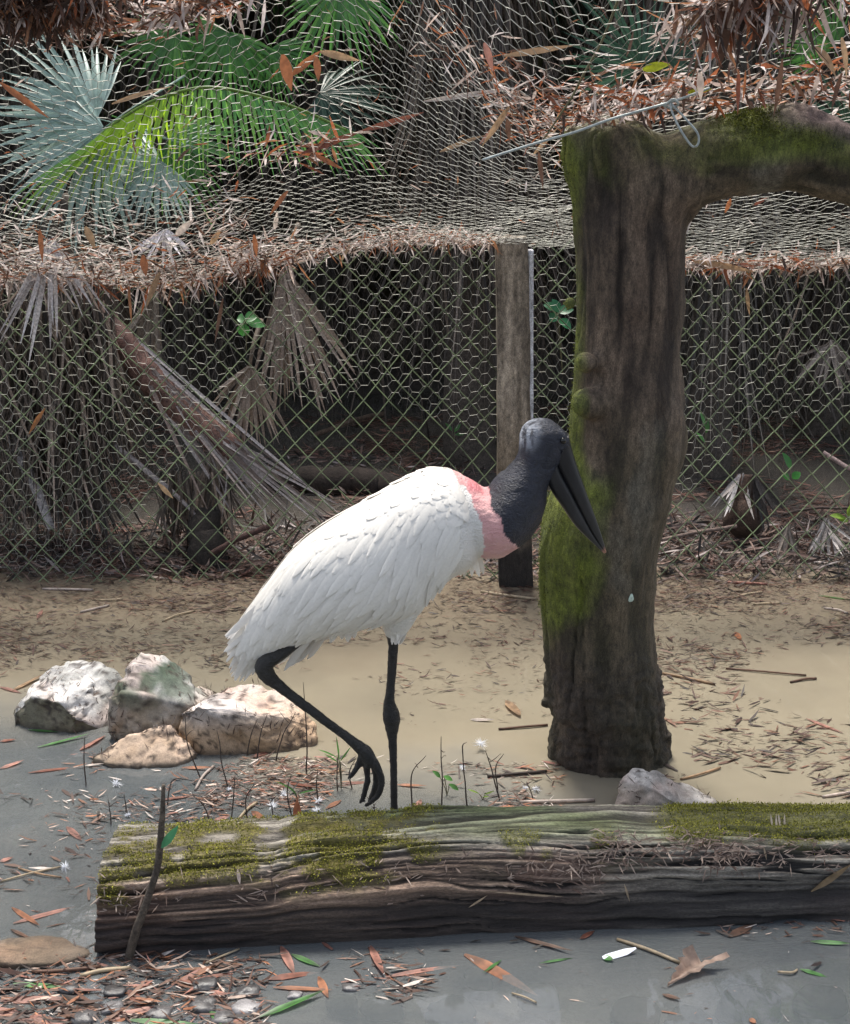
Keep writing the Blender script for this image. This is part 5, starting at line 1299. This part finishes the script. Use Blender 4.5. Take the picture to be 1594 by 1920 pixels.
for k in range(5):
    b = q+np.array([random.uniform(-.02, .02), -.01, .004])
    prop_leaf(b+nq*.008, b+nq*.012+np.array([random.uniform(-.012, .012), -.045, -.05])*random.uniform(.6, 1), .005, (.5, .42, .33), 'dry straw shred hanging over the bright moss of the log', 'straw_shred', 'straw')['group'] = 'straw shreds on the moss'
q, nq = log_at(1200, 1692)
for k, (a, b, c_, d_) in enumerate(((880, 1700, 915, 1678), (1170, 1655, 1180, 1690), (920, 1668, 1085, 1685), (1430, 1590, 1438, 1615))):
    (q, nq), (q2, _) = log_at(a, b), log_at(c_, d_)
    prop_leaf(q+nq*.006, q2+nq*.006, .005, (.4, .3, .2), 'thin dry splinter stuck on the side of the log', 'splinter', 'splinter')['group'] = 'splinters on the log'

# ------------------------------------------------------------------ feathers
def fluff(px_, py_, r, label, z=.006):
    c = np.array(on_z(px_, py_, z)); n = 80; a = np.random.default_rng(int(px_)).uniform(0, 2*np.pi, n)
    el = np.abs(np.random.default_rng(int(py_)).normal(.35, .35, n))
    D = np.stack([np.cos(a)*np.cos(el), np.sin(a)*np.cos(el), np.sin(el)], 1)
    sc = FPX/(c[1]*math.cos(TILT)+CAMZ*math.sin(TILT))
    v, f, cc = strips(np.tile(c, (n, 1)), D, rng.normal(0, 1, (n, 3)), r/sc*rng.uniform(.3, 1.1, n), .0013, SLIV, rng.normal(0, .9, n), 0, 0, (.82, .83, .86))
    return tag(build('downy_feather', v, f, M['plumage'], None, cc, origin=c), label, 'feather', 'downy feathers behind the log' if 'white down tuft floating' in label else None)
for (a, b, r) in ((532, 1490, 15), (597, 1502, 13), (512, 1510, 16), (594, 1520, 12), (430, 1480, 8), (540, 1542, 10), (1005, 1480, 12), (985, 1478, 8), (868, 1440, 9), (240, 1528, 8)):
    fluff(a, b, r, 'white down tuft floating among the scraps behind the log')
fluff(901, 1395, 17, 'large white downy feather on twigs before the standing trunk', .02)
fluff(122, 1626, 15, 'white downy feather alone on the grey water beside the log end')
fluff(218, 1470, 14, 'white downy feather floating below the wedge shaped rock')
a, b = np.array(on_z(1130, 1795, .006)), np.array(on_z(1192, 1781, .006))
v, f, cc = strips([a], (b-a)[None], [[0, -.3, 1]], np.linalg.norm(b-a), .017, np.array([.4, .9, 1, 1, 1, .95, .6, .25]), -.15, .1, -.35, (.78, .8, .86))
tag(build('white_feather', v, f, M['plumage'], None, cc, origin=a), 'smooth white feather floating before the log', 'feather')

# ------------------------------------------------------------------ twigs standing in the shallows
TW = [[(575, 1450), (572, 1360), (570, 1278)], [(480, 1425), (487, 1380), (500, 1338)], [(463, 1418), (470, 1385), (482, 1345)], [(518, 1428), (528, 1380), (552, 1335)], [(380, 1462), (352, 1395), (348, 1342)], [(425, 1475), (415, 1420), (405, 1368)], [(161, 1472), (160, 1420), (162, 1380)], [(205, 1545), (204, 1500)], [(236, 1528), (235, 1488)], [(314, 1512), (320, 1480), (330, 1461), (366, 1463)], [(396, 1545), (380, 1510), (362, 1490)], [(432, 1535), (436, 1490), (440, 1452)], [(510, 1548), (507, 1498)], [(776, 1515), (776, 1450), (800, 1415)],
      [(829, 1510), (828, 1440), (828, 1380)], [(882, 1512), (868, 1450), (866, 1402), (875, 1392)], [(940, 1500), (922, 1440), (910, 1404)], [(934, 1482), (930, 1440), (945, 1412)], [(635, 1485), (632, 1450), (634, 1410)], [(600, 1505), (592, 1470), (596, 1440)], [(545, 1530), (540, 1490), (548, 1452)], [(660, 1480), (655, 1450), (668, 1420)], [(285, 1430), (288, 1412), (275, 1398)], [(470, 1545), (462, 1500), (478, 1470)], [(700, 1545), (695, 1500)], [(1000, 1500), (990, 1465)]]
for k, t in enumerate(TW):
    Yb = on_z(*t[0], 0).y
    pts = [np.array(on_y(a, b, Yb+.01*i)) for i, (a, b) in enumerate(t)]; pts[0][2] = -.02
    if len(pts) == 2: pts.insert(1, (pts[0]+pts[1])/2+np.array([.003, 0, 0]))
    v, f, _ = stick(pts, [.0024*random.uniform(.7, 1.2)]+[.0018]*(len(pts)-2)+[.0009], 18, 5, .014, k)
    ps = [(v, f, None)]
    for b in range(random.choice((0, 0, 1, 1, 2, 3))):
        s0 = pts[-1]*(.3+.25*b)+pts[-2]*(.7-.25*b) if b < 3 else pts[-1]
        e_ = s0+np.array([random.choice((-1, 1))*random.uniform(.006, .04), random.uniform(-.02, .02), random.uniform(-.01, .03)])
        v2, f2, _ = stick([s0, (s0+e_)/2+np.array([0, 0, random.uniform(-.004, .006)]), e_], [.0013, .001, .0007], 6, 4); ps.append((v2, f2, None))
    V_, F_, _ = join(ps)
    tag(build('dead_twig', V_, F_, M['twig'], None, origin=pts[0]*[1, 1, 0]), 'thin dark dead twig standing up from the shallows between boulders, trunk and log', 'twig', 'dead twigs standing behind the log')
# stick in front of the log with one leaf
Yb = on_z(240, 1795, 0).y
pts = [np.array(on_y(236, 1800, Yb)), np.array(on_y(262, 1720, Yb)), np.array(on_y(290, 1640, Yb+.005)), np.array(on_y(302, 1555, Yb+.01)), np.array(on_y(311, 1475, Yb+.015))]
pts[0][2] = -.03
sk = thing('leaning_stick', 'dark stick with one green leaf leaning against the mossy log end', 'stick', tuple(pts[0]*[1, 1, 0]))
v, f, _ = stick(pts, [.011, .010, .008, .0075, .004], 40, 10, .012, 2)
build('stem', v, f, M['stem'], sk, mixc((.04, .03, .024), (.12, .095, .07), fbm(v*50, 3)))
a, b = np.array(on_y(303, 1590, Yb-.01)), np.array(on_y(331, 1552, Yb-.02))
v, f, c = strips([a], (b-a)[None], [[.2, -1, .6]], np.linalg.norm(b-a), .019, LEAF, .3, .2, .25, (.07, .26, .12)); build('leaf', v, f, M['green'], sk, c)
# sprouts
def sprout(label, base, tips, w, c=(.09, .24, .05), Yd=None, cat='seedling'):
    B = np.array(on_z(*base, 0)) if Yd is None else np.array(on_y(*base, Yd))
    t = thing('seedling', label, cat, tuple(B))
    for (x, y, sx, sy) in tips:
        s0 = np.array(on_y(sx, sy, B[1])); e_ = np.array(on_y(x, y, B[1]-.01))
        v, f, _ = stick([B, (B+s0)/2+np.array([.002, 0, 0]), s0], .0012, 6, 4); build('stem', v, f, M['vine'], t)
        v, f, cc = strips([s0], (e_-s0)[None], [[.2, -.7, .8]], np.linalg.norm(e_-s0), w, LEAF, .5, .1, .25, np.array(c)*random.uniform(.8, 1.3)); build('leaf', v, f, M['green'], t, cc)
sprout('small seedling with a round green leaf before the standing trunk', (838, 1490), [(850, 1462, 832, 1455), (815, 1445, 826, 1458), (862, 1480, 842, 1470)], .014)
sprout('grassy green seedling under the raised foot', (640, 1478), [(634, 1385, 636, 1425), (655, 1402, 638, 1428), (612, 1412, 634, 1430), (600, 1402, 632, 1420)], .005)
sprout('thin green grass seedling among scraps behind the log', (560, 1520), [(545, 1476, 556, 1490), (590, 1478, 560, 1488), (520, 1462, 552, 1482)], .005)
sprout('yellow-green grass seedling on the shallows by the trunk twigs', (905, 1500), [(880, 1478, 898, 1488), (925, 1482, 908, 1490), (915, 1492, 906, 1494)], .005, (.2, .3, .05))
sprout('green seedling leaves growing behind the large dead fan', (462, 660), [(497, 605, 462, 604), (480, 590, 458, 598), (455, 632, 458, 606), (445, 596, 458, 600)], .055, (.06, .24, .05), 5.4)
sprout('dark green ferny seedling between post and trunk', (1055, 700), [(1075, 575, 1045, 585), (1040, 560, 1045, 585), (1030, 600, 1045, 590), (1075, 612, 1048, 600), (1022, 568, 1040, 580)], .05, (.03, .16, .06), 5.5)
sprout('small green seedling on the litter behind the fallen heap', (1485, 910), [(1470, 890, 1480, 898), (1500, 885, 1486, 897), (1475, 848, 1482, 880)], .04, (.06, .26, .04), 5.8)
sprout('slender green reed blades beyond the fence near the trunk edge', (1322, 860), [(1318, 772, 1322, 800), (1310, 808, 1322, 830), (1330, 790, 1324, 812)], .022, (.08, .22, .05), 6.2)
sprout('bright green tuft at the far end of the fallen heap', (1590, 985), [(1560, 962, 1585, 972), (1600, 945, 1590, 968), (1575, 972, 1590, 976)], .03, (.2, .32, .04), 5.2)
sprout('faint green weed on the far mud behind the fence post', (850, 830), [(838, 792, 848, 808), (862, 795, 852, 810), (870, 812, 853, 815)], .02, (.06, .16, .04), 6.6)

# ------------------------------------------------------------------ pebbles
def pebble(px_, py_, w, z, label, grp, c, hr=.5, seed=0):
    ctr = np.array(on_z(px_, py_, z)); sc = FPX/(ctr[1]*math.cos(TILT)+CAMZ*math.sin(TILT)); r = w/sc*(.75 if z > -.01 else 1)
    v, f = ball((0, 0, 0), 1, 16, 11); v = v*(.4+1.2*fbm(v*1.2+seed*7, 3))[:, None]; v = np.sign(v)*np.abs(v)**.8
    v = v*np.array([r, r*.75, r*hr])+ctr
    m_ = 'pebble' if z > -.01 else 'sunk'
    o = build('pebble', v, f, M[m_], None, mixc(tuple(x*.6 for x in c), tuple(x*1.3 for x in c), fbm(v*50+seed, 3)), origin=ctr)
    return tag(o, label, 'pebble', grp)
M['sunk'] = attrmat('silted_stone', 1, 40, .4, .3, .004, (1, 1, 1), 0)
M['pebble'] = attrmat('wet_stone', .3, 60, .4, .5, .004)
for k, (a, b, w, c) in enumerate(((466, 1860, 32, .06), (655, 1853, 22, .10), (385, 1850, 36, .05), (460, 1892, 34, .22), (215, 1862, 30, .05), (212, 1893, 30, .12), (300, 1902, 34, .10), (552, 1868, 20, .2), (380, 1886, 38, .07), (130, 1858, 26, .05), (420, 1912, 34, .09), (160, 1910, 34, .07))):
    pebble(a, b, w, .0, 'dark wet pebble breaking the surface in the shallows below the log', 'wet pebbles in the shallows', (c, c*.95, c*.95), .42, k)
for k, (a, b, w) in enumerate(((640, 1885, 34), (720, 1892, 40), (1190, 1900, 46), (1400, 1888, 60), (1540, 1880, 50), (1010, 1872, 40), (900, 1835, 30), (850, 1905, 50), (1290, 1915, 44))):
    pebble(a, b, w, -.062, 'dull stone lying just under the water before the log', 'submerged stones', (.022, .02, .016), .45, k+30)

# ------------------------------------------------------------------ single leaves on the net
LV = [((530, 102), (546, 168), 22, 'orange', 'stubby upright orange leaf strip on the net beside an arched one'), ((546, 142), (600, 96), 14, 'orange', None), ((600, 97), (672, 112), 14, 'tan', None), ((593, 105), (597, 152), 14, 'orange', None), ((0, 155), (85, 215), 13, 'orange', None), ((210, 195), (312, 158), 9, 'tan', None), ((680, 245), (795, 215), 12, 'rust', None), ((565, 288), (680, 245), 13, 'rust', None), ((590, 290), (640, 315), 10, 'orange', None),
      ((1354, 15), (1362, 125), 28, 'brown', 'long broad brown leaf hanging point down through the net above the limb'), ((1342, 15), (1310, 90), 15, 'brown', None), ((1405, 30), (1404, 72), 10, 'orange', None), ((1408, 32), (1432, 76), 10, 'brown', None), ((1443, 25), (1440, 92), 12, 'brown', None), ((1528, 88), (1574, 136), 20, 'tan', 'pointed tan leaf hanging over the limb near its bend'), ((1467, 110), (1455, 215), 11, 'brown', None), ((1385, 130), (1384, 212), 8, 'rust', None), ((1398, 132), (1396, 190), 5, 'orange', None), ((1522, 180), (1503, 245), 10, 'orange', None), ((1312, 135), (1315, 188), 14, 'pale', None), ((1282, 150), (1280, 208), 9, 'brown', None), ((1578, 70), (1594, 145), 14, 'tan', None), ((1270, 45), (1340, 25), 18, 'tan', None), ((1322, 115), (1350, 90), 12, 'rust', None),
      ((955, 200), (905, 272), 12, 'tan', None), ((951, 222), (955, 265), 10, 'brown', None), ((1010, 285), (1020, 352), 10, 'brown', None), ((825, 285), (905, 250), 9, 'tan', None), ((908, 80), (926, 132), 15, 'pink', None), ((945, 105), (1072, 85), 12, 'tan', None), ((795, 190), (970, 168), 10, 'pale', None), ((1205, 130), (1255, 121), 18, 'yellow', 'bright yellow leaf lying on the net above the trunk top'), ((1290, 174), (1332, 166), 12, 'yellow', 'yellow leaf scrap tucked beside the wire loop'), ((1000, 290), (1045, 240), 8, 'tan', None), ((900, 270), (950, 210), 9, 'pink', None),
      ((268, 478), (276, 516), 16, 'orange', None), ((235, 508), (255, 478), 12, 'orange', None), ((160, 425), (178, 465), 16, 'tan', None), ((75, 430), (82, 490), 12, 'orange', None), ((540, 358), (505, 400), 10, 'orange', None), ((395, 458), (415, 428), 11, 'tan', None), ((476, 440), (482, 480), 10, 'orange', None), ((490, 490), (500, 520), 12, 'orange', None), ((515, 430), (522, 395), 9, 'pale', None), ((330, 440), (362, 412), 14, 'pale', None), ((300, 510), (275, 575), 14, 'tan', 'tan leaf dangling below the net edge over the leaning stem'), ((418, 560), (405, 640), 8, 'brown', None), ((640, 490), (655, 460), 6, 'beige', None), ((1370, 372), (1362, 400), 9, 'orange', None), ((1413, 385), (1440, 370), 7, 'rust', None), ((1300, 490), (1420, 505), 12, 'tan', None), ((1340, 500), (1450, 492), 10, 'pink', None), ((1400, 540), (1405, 592), 8, 'tan', None), ((1500, 520), (1590, 470), 7, 'pale', None)]
for k, (a, b, w, c, ex) in enumerate(LV):
    A = net_hit(*a); hang = b[1]-a[1] > 1.2*abs(b[0]-a[0])
    Yd = A[1]-.012
    A = np.array(on_y(*a, Yd)); B = np.array(on_y(*b, Yd-(.0 if hang else .02)))
    sc = FPX/(Yd*math.cos(TILT)); d = B-A
    v, f, cc = strips([A], d[None], [[random.uniform(-.5, .5), -1, .25]], np.linalg.norm(d)*1.04, w/sc, np.array([.25, .7, .95, 1, .92, .7, .4, .06]), random.uniform(-.3, .5), random.uniform(-.5, .5), random.uniform(.1, .4), np.array(COL[c])*random.uniform(.85, 1.15))
    cc = cc*(.75+.5*fbm(v*60, 3))[:, None]
    ar = 'on the net edge above the fence' if a[1] > 340 else ('above the arching limb' if a[0] > 1262 else ('around the trunk top' if a[0] > 780 else 'on the open net before the palms'))
    cn = dict(pale='bleached', yellow='yellow', pink='pinkish', rust='rust red').get(c, c)
    lb = ex or f"dry {cn} leaf {'hanging from' if hang else 'lying across'} the wire {ar}"
    o = build('dry_leaf', v, f, M['dry'], None, cc, origin=A); tag(o, lb, 'leaf'); used.setdefault(lb, []).append(o)
o = prop_leaf(on_y(85, 765, FY-.03), on_y(52, 815, FY-.03), .02, (.36, .15, .05), 'orange-brown leaf caught upright in the fence before the thatch')
o = prop_leaf(on_y(296, 905, FY-.03), on_y(325, 935, FY-.03), .02, (.5, .34, .2), 'buff curled leaf caught in the fence beside the stump')
for lb, os_ in used.items():
    if len(os_) > 1:
        for o in os_: o['group'] = lb
